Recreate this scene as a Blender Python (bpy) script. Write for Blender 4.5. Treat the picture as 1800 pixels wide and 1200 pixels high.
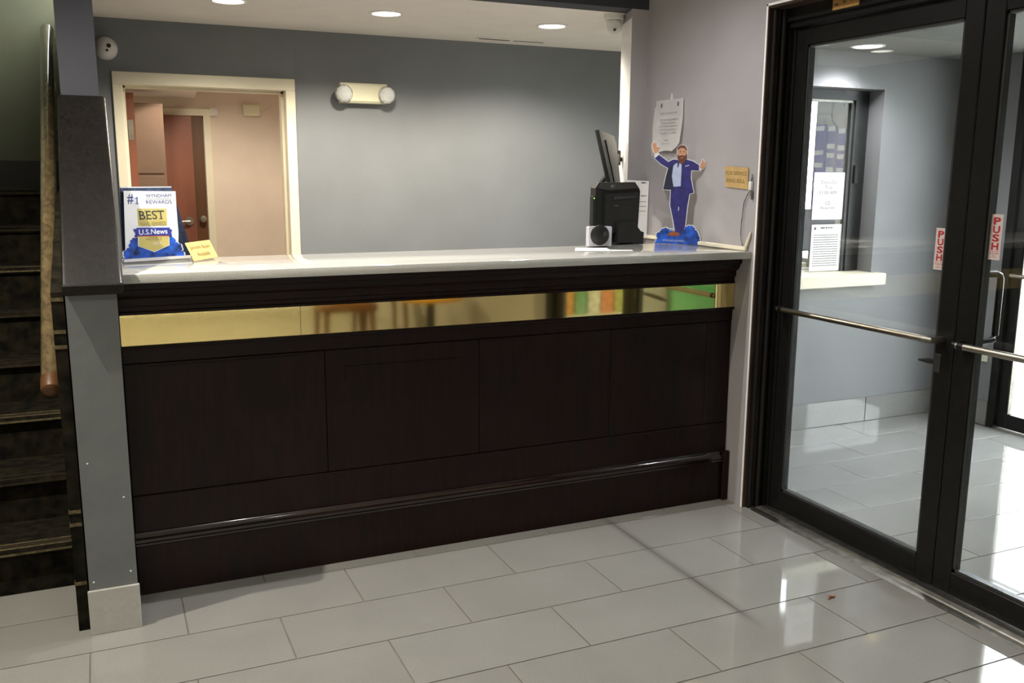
import bpy, bmesh, math, random
from mathutils import Vector, Matrix
random.seed(4)
for o in list(bpy.data.objects): bpy.data.objects.remove(o)
SC = bpy.context.scene
COL = SC.collection
PI = math.pi

# ------------------------------------------------------------------ camera
cam = bpy.data.objects.new('camera', bpy.data.cameras.new('camera'))
COL.objects.link(cam)
cam.data.sensor_width = 36
cam.data.lens = 1615.99 * 36 / 1800
cam.data.clip_start = 0.05
right = Vector((0.9136, -0.4066, 0.0060)); fwd = Vector((0.4008, 0.8978, -0.1824)); up = Vector((0.0688, 0.1690, 0.9832))
cam.matrix_world = Matrix(((right.x, up.x, -fwd.x, -0.1803), (right.y, up.y, -fwd.y, -3.0839),
                           (right.z, up.z, -fwd.z, 1.5545), (0, 0, 0, 1)))
SC.camera = cam

# ------------------------------------------------------------------ world and exposure
W = bpy.data.worlds.new('sky'); SC.world = W; W.use_nodes = True
W.node_tree.nodes['Background'].inputs[0].default_value = (0.90, 0.95, 1.0, 1)
W.node_tree.nodes['Background'].inputs[1].default_value = 14.0
SC.view_settings.view_transform = 'Standard'; SC.view_settings.look = 'None'
SC.view_settings.gamma = 1; SC.view_settings.use_curve_mapping = False
SC.view_settings.exposure = 0.0

# ------------------------------------------------------------------ lamps of the building and added lobby fill (inside their fixtures)
def spot(name, loc, watt, col, angle=140, blend=0.6, r=0.06):
    l = bpy.data.lights.new(name, 'SPOT'); l.energy = watt; l.color = col
    l.spot_size = math.radians(angle); l.spot_blend = blend; l.shadow_soft_size = r
    o = bpy.data.objects.new(name, l); COL.objects.link(o); o.location = loc
    return o
WARM = (1.0, 0.90, 0.74); COOL = (0.96, 0.96, 1.0)
OFFICE_W, LOBBY_W = 120, 66
office_lights = [(0.48, 1.88, 2.38), (1.297, 1.90, 2.38), (2.283, 1.896, 2.38)]
back_office_lights = [(3.1, 1.75, 2.38), (4.5, 1.75, 2.38)]
vestibule_lights = [(3.79, 0.98, 2.25), (3.6, -1.2, 2.25)]
lobby_lights = [(-0.95, -0.08, 2.75), (0.35, 0.235, 2.75), (1.5, 0.235, 2.75), (-0.9, -2.1, 2.75), (0.9, -2.1, 2.75),
                (-0.9, -5.2, 2.75), (0.9, -5.2, 2.75)]  # rear lobby rows are unseen fill, added to brighten the room and brass
hall_lights = [(0.7, 3.9, 2.38)]
for x, y, z in office_lights: spot('downlight_lamp', (x, y, z - .012), OFFICE_W, WARM, 150, .5)
for x, y, z in back_office_lights: spot('downlight_lamp', (x, y, z - .012), 12, (1, .97, .9), 160, .5)
for x, y, z in vestibule_lights: spot('downlight_lamp', (x, y, z - .012), 60, COOL, 140, .6)
for i, (x, y, z) in enumerate(lobby_lights):
    spot('downlight_lamp', (x, y, z - .012), LOBBY_W * (3.4 if x < -.9 and y > -1 else (.95 if x < 1 else .9) if y > -1 else (1.0 if x < 0 else .25) if y > -3 else 4.5), (1.0, .93, .78) if x < 0 else (1.0, .96, .95), 150, .6, .015 if y > -1 else .06)
for x, y, z in hall_lights: spot('downlight_lamp', (x, y, z - .012), 150, (1.0, .90, .74), 165, .5, .1)

# ------------------------------------------------------------------ materials
def mat(name, col, rough=.5, metal=0, spec=.5, coat=0, noise=None, bump=None, emit=None, trans=0, ior=1.45, aniso=0):
    m = bpy.data.materials.new(name); m.use_nodes = True
    nt = m.node_tree; b = nt.nodes['Principled BSDF']
    b.inputs['Base Color'].default_value = (*col, 1); b.inputs['Roughness'].default_value = rough
    b.inputs['Metallic'].default_value = metal; b.inputs['Specular IOR Level'].default_value = spec
    b.inputs['Coat Weight'].default_value = coat; b.inputs['Coat Roughness'].default_value = .08
    b.inputs['Transmission Weight'].default_value = trans; b.inputs['IOR'].default_value = ior
    tc = nt.nodes.new('ShaderNodeTexCoord')
    if noise:      # (scale, amount[, stretch xyz])
        mp = nt.nodes.new('ShaderNodeMapping'); nt.links.new(tc.outputs['Object'], mp.inputs[0])
        if len(noise) > 2: mp.inputs['Scale'].default_value = noise[2]
        n = nt.nodes.new('ShaderNodeTexNoise'); n.inputs['Scale'].default_value = noise[0]; n.inputs['Detail'].default_value = 5
        nt.links.new(mp.outputs[0], n.inputs[0])
        r = nt.nodes.new('ShaderNodeValToRGB'); a = noise[1]
        r.color_ramp.elements[0].position = .3; r.color_ramp.elements[1].position = .7
        r.color_ramp.elements[0].color = (*[c * (1 - a) for c in col], 1)
        r.color_ramp.elements[1].color = (*[min(1, c * (1 + a)) for c in col], 1)
        nt.links.new(n.outputs[0], r.inputs[0]); nt.links.new(r.outputs[0], b.inputs['Base Color'])
    if bump:       # (scale, strength, distance)
        n2 = nt.nodes.new('ShaderNodeTexNoise'); n2.inputs['Scale'].default_value = bump[0]; n2.inputs['Detail'].default_value = 3
        nt.links.new(tc.outputs['Object'], n2.inputs[0])
        bp = nt.nodes.new('ShaderNodeBump'); bp.inputs['Strength'].default_value = bump[1]; bp.inputs['Distance'].default_value = bump[2]
        nt.links.new(n2.outputs[0], bp.inputs['Height']); nt.links.new(bp.outputs[0], b.inputs['Normal'])
    if emit:
        b.inputs['Emission Color'].default_value = (*emit[0], 1); b.inputs['Emission Strength'].default_value = emit[1]
    return m

M = {}
M['wall_grey'] = mat('office_wall_paint', (.205, .218, .232), .55, noise=(3, .05), bump=(160, .25, .002))
M['wall_lilac'] = mat('lobby_wall_paint', (.375, .36, .37), .5, noise=(3, .05), bump=(160, .25, .002))
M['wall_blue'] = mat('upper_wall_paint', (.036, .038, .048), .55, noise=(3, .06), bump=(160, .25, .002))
M['wall_vest'] = mat('vestibule_wall_paint', (.235, .235, .24), .5, noise=(3, .04), bump=(160, .2, .002))
M['post_grey'] = mat('post_paint', (.16, .175, .18), .5, noise=(6, .1), bump=(120, .3, .002))
M['wall_green'] = mat('stairwell_paint', (.085, .085, .045), .7, noise=(4, .08), bump=(120, .25, .002))
M['wall_cream'] = mat('lobby_cream_paint', (.62, .58, .46), .6, noise=(3, .04), bump=(120, .2, .002))
M['office_cream'] = mat('office_end_wall_paint', (.34, .34, .31), .6, noise=(4, .05))
M['wall_peach'] = mat('hall_wall_paint', (.74, .635, .53), .6, noise=(4, .05), bump=(90, .3, .003))
M['ceiling'] = mat('ceiling_paint', (.88, .84, .78), .7, noise=(5, .03), bump=(200, .3, .002))
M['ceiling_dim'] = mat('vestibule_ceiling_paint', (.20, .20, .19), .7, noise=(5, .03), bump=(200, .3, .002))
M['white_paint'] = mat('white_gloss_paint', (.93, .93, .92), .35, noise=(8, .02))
M['cream_trim'] = mat('cream_trim_paint', (.82, .77, .60), .4, noise=(8, .03), bump=(60, .1, .001))
M['concrete'] = mat('concrete', (.5, .49, .46), .8, noise=(4, .12), bump=(40, .4, .004))
M['floor_dark'] = mat('office_floor', (.42, .40, .37), .7, noise=(20, .2))
M['base_tile'] = mat('base_tile_porcelain', (.46, .455, .425), .2, noise=(60, .05))
M['grout'] = mat('grout', (.16, .15, .12), .85, noise=(9, .35))
M['bronze'] = mat('bronze_aluminium', (.010, .010, .0095), .36, metal=0.1, spec=.3, noise=(30, .2), bump=(200, .05, .0005))
M['bronze_worn'] = mat('worn_bronze_reveal', (.085, .055, .045), .30, metal=.4, noise=(14, .45, (1, 1, .3)), bump=(60, .25, .001))
M['steel'] = mat('satin_steel', (.42, .39, .33), .33, metal=1, noise=(20, .12), bump=(200, .1, .0005))
M['steel_dull'] = mat('threshold_aluminium', (.26, .25, .22), .42, metal=1, noise=(25, .25), bump=(100, .2, .0006))
M['black_plastic'] = mat('black_plastic', (.012, .013, .013), .38, noise=(40, .2), bump=(300, .15, .0004))
M['grey_plastic'] = mat('dark_grey_plastic', (.035, .037, .036), .4, noise=(40, .15))
M['black_metal'] = mat('black_handle', (.01, .01, .01), .28, noise=(40, .2))
M['white_plastic'] = mat('white_plastic', (.75, .75, .72), .35, noise=(30, .02))
M['ivory_plastic'] = mat('ivory_plastic', (.78, .76, .56), .4, noise=(30, .02))
M['silver_plastic'] = mat('silver_plastic', (.55, .55, .62), .35, noise=(30, .04))
M['clear_lens'] = mat('faceted_lamp_lens', (.80, .82, .82), .12, trans=.35, noise=(14, .12), bump=(45, .6, .004))
M['paper'] = mat('paper', (.93, .93, .92), .7, noise=(12, .02))
M['kraft'] = mat('kraft_card', (.50, .33, .13), .75, noise=(25, .1), bump=(80, .2, .001))
M['yellow_card'] = mat('yellow_card', (.85, .60, .20), .7, noise=(20, .05))
M['ink'] = mat('ink', (.03, .03, .035), .7, noise=(60, .2))
M['ink_grey'] = mat('faded_ink', (.12, .12, .13), .7, noise=(90, .6))
M['ink_soft'] = mat('soft_grey_print', (.40, .40, .42), .7, noise=(90, .4))
M['ink_olive'] = mat('pencil_ink', (.20, .15, .05), .7, noise=(60, .3))
M['red_ink'] = mat('red_ink', (.50, .02, .025), .6, noise=(60, .1))
M['red_small'] = mat('faded_red_ink', (.62, .25, .24), .6, noise=(120, .5))
M['pink_label'] = mat('push_label', (.74, .64, .62), .5, noise=(30, .03))
M['navy_ink'] = mat('navy_ink', (.035, .05, .22), .6, noise=(50, .15))
M['navy_card'] = mat('navy_card', (.03, .05, .11), .55, noise=(60, .5))
M['royal'] = mat('royal_blue_print', (.02, .035, .28), .5, noise=(30, .2))
M['cloud_blue'] = mat('watercolour_blue_print', (.012, .075, .42), .5, noise=(28, .95))
M['gold_print'] = mat('gold_print', (.50, .43, .14), .5, noise=(20, .12))
M['white_print'] = mat('white_print', (.66, .68, .71), .6, noise=(20, .02))
M['suit'] = mat('navy_suit_print', (.025, .022, .16), .55, noise=(40, .3))
M['suit_dark'] = mat('dark_suit_print', (.014, .018, .045), .55, noise=(40, .3))
M['shirt'] = mat('pale_shirt_print', (.45, .52, .72), .55, noise=(40, .1))
M['skin'] = mat('skin_print', (.52, .27, .16), .55, noise=(50, .15))
M['hair'] = mat('brown_hair_print', (.13, .045, .025), .6, noise=(90, .4))
M['shoe'] = mat('tan_shoe_print', (.28, .08, .03), .5, noise=(40, .2))
M['door_red'] = mat('red_brown_door', (.24, .085, .05), .4, noise=(8, .18, (1, 1, .15)), bump=(80, .1, .001))
M['door_dark'] = mat('dark_brown_door', (.11, .045, .015), .45, noise=(8, .25, (1, 1, .15)))
M['locker'] = mat('mauve_locker', (.19, .125, .09), .4, noise=(2.5, .25, (.3, .3, 1)))
M['green_plastic'] = mat('green_handle', (.02, .30, .14), .4, noise=(30, .1))
M['orange_label'] = mat('orange_label', (.42, .23, .06), .6, noise=(60, .15))
M['yellow_top'] = mat('yellow_laminate', (.80, .42, .03), .3, noise=(10, .06))
M['chair_wood'] = mat('chair_wood', (.20, .09, .03), .35, noise=(8, .25, (1, 1, .2)))
M['green_box'] = mat('green_panel', (.05, .30, .12), .4, noise=(8, .2))
M['screen_blue'] = mat('blue_poster', (.035, .035, .30), .4, noise=(30, .15))
M['brass'] = mat('polished_brass', (.96, .80, .36), .05, metal=1, noise=(5, .03), bump=(2.2, .05, .002))
M['car_paint'] = mat('kerb_wall', (.7, .62, .5), .6, noise=(6, .1))

def nodes(m): return m.node_tree, m.node_tree.nodes['Principled BSDF']

def wood(name, c1, c2, rough, coat, stretch=(6, 6, .6)):
    m = mat(name, c1, rough, coat=coat); nt, b = nodes(m)
    tc = nt.nodes.new('ShaderNodeTexCoord'); mp = nt.nodes.new('ShaderNodeMapping')
    mp.inputs['Scale'].default_value = stretch; nt.links.new(tc.outputs['Object'], mp.inputs[0])
    n = nt.nodes.new('ShaderNodeTexNoise'); n.inputs['Scale'].default_value = 6; n.inputs['Detail'].default_value = 8
    n.inputs['Distortion'].default_value = 1.2; nt.links.new(mp.outputs[0], n.inputs[0])
    r = nt.nodes.new('ShaderNodeValToRGB'); r.color_ramp.elements[0].position = .35; r.color_ramp.elements[1].position = .68
    r.color_ramp.elements[0].color = (*c1, 1); r.color_ramp.elements[1].color = (*c2, 1)
    nt.links.new(n.outputs[0], r.inputs[0]); nt.links.new(r.outputs[0], b.inputs['Base Color'])
    bp = nt.nodes.new('ShaderNodeBump'); bp.inputs['Strength'].default_value = .12; bp.inputs['Distance'].default_value = .001
    nt.links.new(n.outputs[0], bp.inputs['Height']); nt.links.new(bp.outputs[0], b.inputs['Normal'])
    return m
M['mahogany'] = wood('dark_mahogany', (.0055, .0026, .0022), (.015, .0040, .0032), .36, 0.0)
M['mahogany'].node_tree.nodes['Principled BSDF'].inputs['Specular IOR Level'].default_value = .28
M['mahogany_gloss'] = wood('polished_mahogany_moulding', (.0055, .0026, .0022), (.015, .0040, .0032), .18, 1.0)
M['cap_wood'] = wood('dark_cap_wood', (.0035, .003, .0026), (.010, .008, .0068), .42, .12, (12, .35, 12))
M['cap_wood'].node_tree.nodes['Principled BSDF'].inputs['Coat Roughness'].default_value = .16
M['cap_wood'].node_tree.nodes['Principled BSDF'].inputs['Specular IOR Level'].default_value = .2
M['rail_wood'] = wood('worn_rail_wood', (.085, .058, .03), (.17, .125, .06), .26, 1.0, (5, .8, 5))

# polished porcelain tile: each tile its own tint
m = mat('porcelain_tile', (.46, .455, .44), .10); nt, b = nodes(m); M['tile'] = m
b.inputs['Specular IOR Level'].default_value = .8; oi = nt.nodes.new('ShaderNodeObjectInfo'); tc = nt.nodes.new('ShaderNodeTexCoord')
ad = nt.nodes.new('ShaderNodeVectorMath'); ad.operation = 'ADD'
cb = nt.nodes.new('ShaderNodeCombineXYZ'); ml = nt.nodes.new('ShaderNodeMath'); ml.operation = 'MULTIPLY'; ml.inputs[1].default_value = 37
nt.links.new(oi.outputs['Random'], ml.inputs[0]); nt.links.new(ml.outputs[0], cb.inputs[0])
nt.links.new(tc.outputs['Object'], ad.inputs[0]); nt.links.new(cb.outputs[0], ad.inputs[1])
n = nt.nodes.new('ShaderNodeTexNoise'); n.inputs['Scale'].default_value = 3.5; n.inputs['Detail'].default_value = 4
n2 = nt.nodes.new('ShaderNodeTexNoise'); n2.inputs['Scale'].default_value = 260; n2.inputs['Detail'].default_value = 2
nt.links.new(ad.outputs[0], n.inputs[0]); nt.links.new(ad.outputs[0], n2.inputs[0])
mx = nt.nodes.new('ShaderNodeMixRGB'); mx.inputs[1].default_value = (.245, .242, .226, 1); mx.inputs[2].default_value = (.31, .306, .288, 1)
nt.links.new(n.outputs[0], mx.inputs[0])
mx2 = nt.nodes.new('ShaderNodeMixRGB'); mx2.blend_type = 'MULTIPLY'; mx2.inputs[0].default_value = .35
rr = nt.nodes.new('ShaderNodeValToRGB'); rr.color_ramp.elements[0].position = .35; rr.color_ramp.elements[0].color = (.62, .62, .62, 1); rr.color_ramp.elements[1].position = .5
nt.links.new(n2.outputs[0], rr.inputs[0]); nt.links.new(mx.outputs[0], mx2.inputs[1]); nt.links.new(rr.outputs[0], mx2.inputs[2])
# soft dark streak along one joint, fading at its ends (in world position)
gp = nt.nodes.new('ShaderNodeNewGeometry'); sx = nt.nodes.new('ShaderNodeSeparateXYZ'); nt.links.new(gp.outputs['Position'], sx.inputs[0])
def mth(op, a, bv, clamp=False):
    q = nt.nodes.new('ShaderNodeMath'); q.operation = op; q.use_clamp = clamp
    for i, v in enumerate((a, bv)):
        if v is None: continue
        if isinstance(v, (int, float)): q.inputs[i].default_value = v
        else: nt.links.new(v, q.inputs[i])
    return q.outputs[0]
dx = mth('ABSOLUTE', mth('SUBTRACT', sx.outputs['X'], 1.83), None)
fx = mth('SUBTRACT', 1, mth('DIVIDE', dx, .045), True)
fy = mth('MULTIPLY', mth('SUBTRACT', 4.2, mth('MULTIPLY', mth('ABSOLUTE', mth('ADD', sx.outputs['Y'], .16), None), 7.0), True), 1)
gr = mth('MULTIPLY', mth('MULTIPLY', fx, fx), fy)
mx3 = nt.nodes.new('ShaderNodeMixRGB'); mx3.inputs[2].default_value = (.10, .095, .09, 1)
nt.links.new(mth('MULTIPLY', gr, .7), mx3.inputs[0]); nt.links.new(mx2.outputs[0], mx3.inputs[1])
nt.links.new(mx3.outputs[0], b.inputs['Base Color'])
rg = nt.nodes.new('ShaderNodeMapRange'); rg.inputs[3].default_value = .02; rg.inputs[4].default_value = .07
nt.links.new(n.outputs[0], rg.inputs[0]); nt.links.new(rg.outputs[0], b.inputs['Roughness'])

# white quartz
m = mat('white_quartz', (.52, .525, .50), .05, noise=(120, .07)); M['quartz'] = m

# carpet with tan pinstripes; stripes follow the tread (Y) and riser (Z) as woven bands
def carpet(name, rows):
    m = mat(name, (.012, .012, .010), .95, spec=.1); nt, b = nodes(m)
    tc = nt.nodes.new('ShaderNodeNewGeometry'); s = nt.nodes.new('ShaderNodeSeparateXYZ'); nt.links.new(tc.outputs['Position'], s.inputs[0])
    n = nt.nodes.new('ShaderNodeTexNoise'); n.inputs['Scale'].default_value = 22; n.inputs['Detail'].default_value = 6
    nt.links.new(tc.outputs['Position'], n.inputs[0])
    r = nt.nodes.new('ShaderNodeValToRGB'); r.color_ramp.elements[0].color = (.006, .006, .005, 1); r.color_ramp.elements[1].color = (.026, .021, .013, 1)
    r.color_ramp.elements[0].position = .35; r.color_ramp.elements[1].position = .7
    nt.links.new(n.outputs[0], r.inputs[0]); last = r.outputs[0]
    nb = nt.nodes.new('ShaderNodeTexNoise'); nb.inputs['Scale'].default_value = 900; nt.links.new(tc.outputs['Position'], nb.inputs[0])
    bp = nt.nodes.new('ShaderNodeBump'); bp.inputs['Strength'].default_value = .7; bp.inputs['Distance'].default_value = .003
    nt.links.new(nb.outputs[0], bp.inputs['Height']); nt.links.new(bp.outputs[0], b.inputs['Normal'])
    nt.links.new(last, b.inputs['Base Color'])
    return m
M['carpet'] = carpet('stair_carpet', 1)
M['carpet_stripe'] = mat('tan_carpet_stripe', (.13, .105, .06), .95, spec=.1, noise=(60, .5), bump=(900, .6, .002))
M['carpet_brown'] = mat('brown_carpet_band', (.035, .027, .017), .95, spec=.1, noise=(60, .4), bump=(900, .6, .002))

def glass(name, tint, ior=1.5):
    m = bpy.data.materials.new(name); m.use_nodes = True; nt = m.node_tree
    for q in list(nt.nodes): nt.nodes.remove(q)
    o = nt.nodes.new('ShaderNodeOutputMaterial'); t = nt.nodes.new('ShaderNodeBsdfTransparent'); g = nt.nodes.new('ShaderNodeBsdfGlossy')
    t.inputs[0].default_value = (*tint, 1); g.inputs['Roughness'].default_value = .015
    f = nt.nodes.new('ShaderNodeFresnel'); f.inputs[0].default_value = 1.5
    mx = nt.nodes.new('ShaderNodeMixShader'); nt.links.new(f.outputs[0], mx.inputs[0])
    nt.links.new(t.outputs[0], mx.inputs[1]); nt.links.new(g.outputs[0], mx.inputs[2]); nt.links.new(mx.outputs[0], o.inputs[0])
    geo = nt.nodes.new('ShaderNodeNewGeometry'); mr = nt.nodes.new('ShaderNodeMapRange')      # same reflectance on both faces of the pane
    mr.inputs[3].default_value = ior; mr.inputs[4].default_value = 1 / ior
    nt.links.new(geo.outputs['Backfacing'], mr.inputs[0]); nt.links.new(mr.outputs[0], f.inputs[0])
    n = nt.nodes.new('ShaderNodeTexNoise'); n.inputs['Scale'].default_value = 1.5
    bp = nt.nodes.new('ShaderNodeBump'); bp.inputs['Strength'].default_value = .02; bp.inputs['Distance'].default_value = .002
    nt.links.new(n.outputs[0], bp.inputs['Height']); nt.links.new(bp.outputs[0], g.inputs['Normal'])
    return m
M['glass'] = glass('door_glass', (.965, .975, .97))
M['window_glass'] = glass('coated_window_glass', (.95, .96, .96), 1.22)
M['lamp_glow'] = mat('lamp_diffuser', (1, 1, 1), .5, emit=((1, .95, .85), 9), noise=(5, .01))
M['lamp_glow_cool'] = mat('lamp_diffuser_cool', (1, 1, 1), .5, emit=((.97, .98, 1), 9), noise=(5, .01))
M['led_green'] = mat('green_led', (.3, .9, .1), .5, emit=((.5, 1, .1), 2), noise=(5, .01))

# ------------------------------------------------------------------ mesh helpers
WL = {}     # world position of each parent
class MB:
    def __init__(self): self.bm = bmesh.new()
    def box(self, x0, x1, y0, y1, z0, z1, bev=0, seg=1):
        r = bmesh.ops.create_cube(self.bm, size=1)
        vs = r['verts']
        for v in vs:
            v.co = Vector(((x0 + x1) / 2 + v.co.x * (x1 - x0), (y0 + y1) / 2 + v.co.y * (y1 - y0), (z0 + z1) / 2 + v.co.z * (z1 - z0)))
        if bev:
            es = list({e for v in vs for e in v.link_edges})
            bmesh.ops.bevel(self.bm, geom=es, offset=bev, segments=seg, profile=.5, affect='EDGES')
        return self
    def prism(self, pts, O, u, v, n, t0, t1):
        """polygon pts (a,b) in plane (O,u,v), extruded along n from t0 to t1"""
        O, u, v, n = map(Vector, (O, u, v, n))
        A = [self.bm.verts.new(O + u * a + v * b + n * t0) for a, b in pts]
        B = [self.bm.verts.new(O + u * a + v * b + n * t1) for a, b in pts]
        self.bm.faces.new(A); self.bm.faces.new(B[::-1])
        for i in range(len(pts)):
            j = (i + 1) % len(pts); self.bm.faces.new((A[j], A[i], B[i], B[j]))
        return self
    def profile_x(self, pts, x0, x1):  # (y,z) profile run along X
        return self.prism(pts, (0, 0, 0), (0, 1, 0), (0, 0, 1), (1, 0, 0), x0, x1)
    def profile_y(self, pts, y0, y1):  # (x,z) profile run along Y
        return self.prism(pts, (0, 0, 0), (1, 0, 0), (0, 0, 1), (0, 1, 0), y0, y1)
    def profile_z(self, pts, z0, z1):
        return self.prism(pts, (0, 0, 0), (1, 0, 0), (0, 1, 0), (0, 0, 1), z0, z1)
    def cyl(self, a, b, r, r2=None, seg=24, cap=True):
        a, b = Vector(a), Vector(b); d = b - a
        q = d.to_track_quat('Z', 'Y').to_matrix().to_4x4()
        r2 = r if r2 is None else r2
        bmesh.ops.create_cone(self.bm, cap_ends=cap, segments=seg, radius1=r, radius2=r2, depth=d.length,
                              matrix=Matrix.Translation((a + b) / 2) @ q)
        return self
    def lathe(self, prof, O, axis, seg=28):
        """prof: (r, h) along axis"""
        O = Vector(O); q = Vector(axis).to_track_quat('Z', 'Y').to_matrix()
        rings = []
        for r, h in prof:
            if r < 1e-6: rings.append([self.bm.verts.new(O + q @ Vector((0, 0, h)))])
            else: rings.append([self.bm.verts.new(O + q @ Vector((r * math.cos(2 * PI * k / seg), r * math.sin(2 * PI * k / seg), h))) for k in range(seg)])
        for A, B in zip(rings, rings[1:]):
            for k in range(seg):
                k2 = (k + 1) % seg
                if len(A) == 1 and len(B) == 1: continue
                if len(A) == 1: self.bm.faces.new((A[0], B[k], B[k2]))
                elif len(B) == 1: self.bm.faces.new((A[k], A[k2], B[0]))
                else: self.bm.faces.new((A[k], A[k2], B[k2], B[k]))
        return self
    def tube(self, pts, r, seg=10):
        pts = [Vector(p) for p in pts]; rings = []
        rr = r if isinstance(r, (list, tuple)) else [r] * len(pts)
        upv = Vector((0, 0, 1))
        for i, p in enumerate(pts):
            d = (pts[min(i + 1, len(pts) - 1)] - pts[max(i - 1, 0)]).normalized()
            a = d.cross(upv)
            if a.length < .05: a = d.cross(Vector((1, 0, 0)))
            a.normalize(); c = d.cross(a).normalized()
            rings.append([self.bm.verts.new(p + a * rr[i] * math.cos(2 * PI * k / seg) + c * rr[i] * math.sin(2 * PI * k / seg)) for k in range(seg)])
        for A, B in zip(rings, rings[1:]):
            for k in range(seg): self.bm.faces.new((A[k], A[(k + 1) % seg], B[(k + 1) % seg], B[k]))
        self.bm.faces.new(rings[0][::-1]); self.bm.faces.new(rings[-1])
        return self
    def build(self, name, material, parent=None, smooth=False, origin=None):
        bm = self.bm
        bmesh.ops.recalc_face_normals(bm, faces=bm.faces)
        if parent is not None: org = WL[parent.name]
        elif origin is not None: org = Vector(origin)
        else:
            xs = [v.co for v in bm.verts]
            org = Vector(((min(c.x for c in xs) + max(c.x for c in xs)) / 2, (min(c.y for c in xs) + max(c.y for c in xs)) / 2, min(c.z for c in xs)))
        for v in bm.verts: v.co -= org
        me = bpy.data.meshes.new(name); bm.to_mesh(me); bm.free()
        me.materials.append(material)
        if smooth:
            for p in me.polygons: p.use_smooth = True
            try: me.set_sharp_from_angle(angle=math.radians(35))
            except Exception: pass
        o = bpy.data.objects.new(name, me); COL.objects.link(o)
        if parent is not None: o.parent = parent
        else: o.location = org
        WL[o.name] = org
        return o
def tag(o, label, cat, group=None, kind=None):
    o['label'] = label; o['category'] = cat
    if group: o['group'] = group
    if kind: o['kind'] = kind
    return o
def struct(o): o['kind'] = 'structure'; return o
def thing(name, loc, label, cat, group=None):
    o = bpy.data.objects.new(name, None); COL.objects.link(o); o.location = loc; o.empty_display_size = .1
    WL[o.name] = Vector(loc)
    return tag(o, label, cat, group)
def box(name, material, d, parent=None, bev=0, seg=1, smooth=False):
    return MB().box(*d, bev=bev, seg=seg).build(name, material, parent, smooth)

def text(name, s, material, parent, O, u, v, n, w, h, thick=.0006, shear=0, bold=0, space=1):
    """string s fitted into w x h, lower left corner at O, on plane u,v with outward normal n"""
    c = bpy.data.curves.new('t', 'FONT'); c.body = s; c.resolution_u = 3; c.shear = shear; c.offset = bold; c.space_character = space
    t = bpy.data.objects.new('t', c); COL.objects.link(t)
    dg = bpy.context.evaluated_depsgraph_get(); dg.update()
    me = bpy.data.meshes.new_from_object(t.evaluated_get(dg))
    bpy.data.objects.remove(t); bpy.data.curves.remove(c)
    xs = [p.co.x for p in me.vertices]; ys = [p.co.y for p in me.vertices]
    x0, x1, y0, y1 = min(xs), max(xs), min(ys), max(ys)
    O, u, v, n = map(Vector, (O, u, v, n)); org = WL[parent.name]
    bm = bmesh.new(); bm.from_mesh(me)
    for p in bm.verts:
        a = (p.co.x - x0) / (x1 - x0) * w; b2 = (p.co.y - y0) / (y1 - y0) * h
        p.co = O + u * a + v * b2 + n * thick - org
    bm.to_mesh(me); bm.free(); me.name = name; me.materials.clear(); me.materials.append(material)
    o = bpy.data.objects.new(name, me); COL.objects.link(o); o.parent = parent; WL[o.name] = org
    return o
def dashes(name, lines, material, parent, O, u, v, n, off=.0006):
    """lines of print too small to read: (x0, x1, y, height)"""
    rnd = random.Random(len(lines) * 7 + 3); mb = MB()
    for x0, x1, y, h in lines:
        x = x0
        while x < x1:
            wl = min(rnd.uniform(1.2, 4.5) * h, x1 - x)
            mb.prism([(x, y), (x + wl, y), (x + wl, y + h), (x, y + h)], O, u, v, n, off * .3, off)
            x += wl + h * .7
    o = mb.build(name, material, parent); o['kind'] = 'stuff'; return o

# ================================================================== SETTING
# floors
floor = struct(MB().box(-3.5, 4.98, -7.0, 5.6, -.06, -.003).build('floor', M['grout'], origin=(0, 0, 0)))
floor.data.materials[0] = M['grout']
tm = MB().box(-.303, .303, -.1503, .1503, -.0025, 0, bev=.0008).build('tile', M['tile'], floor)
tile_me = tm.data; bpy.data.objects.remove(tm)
S = .305
def lay(x0, x1, y0, y1, ratio_stuff=None):
    """running-bond tiles clipped to a rectangle, each a part of the floor"""
    r0 = math.floor(y0 / S); r1 = math.ceil(y1 / S)
    for r in range(r0, r1):
        ya, yb = max(y0, r * S), min(y1, (r + 1) * S)
        odd = 1 if (r % 2) else 0      # row above Y=0 has joints on even half-lengths
        k = math.floor((x0 / S - odd) / 2)
        while (2 * k + odd) * S < x1:
            xa, xb = max(x0, (2 * k + odd) * S), min(x1, (2 * k + 2 + odd) * S); k += 1
            if xb - xa < .02 or yb - ya < .02: continue
            if ratio_stuff is not None:
                ratio_stuff.box(xa + .002, xb - .002, ya + .002, yb - .002, -.0025, 0, bev=.0008); continue
            o = bpy.data.objects.new('tile', tile_me); COL.objects.link(o); o.parent = floor
            o.location = ((xa + xb) / 2, (ya + yb) / 2, 0)
            o.scale = ((xb - xa - .004) / .606, (yb - ya - .0044) / .3006, 1)
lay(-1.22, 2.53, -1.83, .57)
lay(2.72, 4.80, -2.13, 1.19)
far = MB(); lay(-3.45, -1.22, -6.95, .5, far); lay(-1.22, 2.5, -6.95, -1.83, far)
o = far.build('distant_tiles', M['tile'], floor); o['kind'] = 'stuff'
struct(box('floor', M['floor_dark'], (-.14, 2.5, .72, 5.5, -.002, .004)))
struct(box('floor', M['floor_dark'], (2.5, 4.8, 1.40, 2.73, -.002, .004)))

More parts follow.
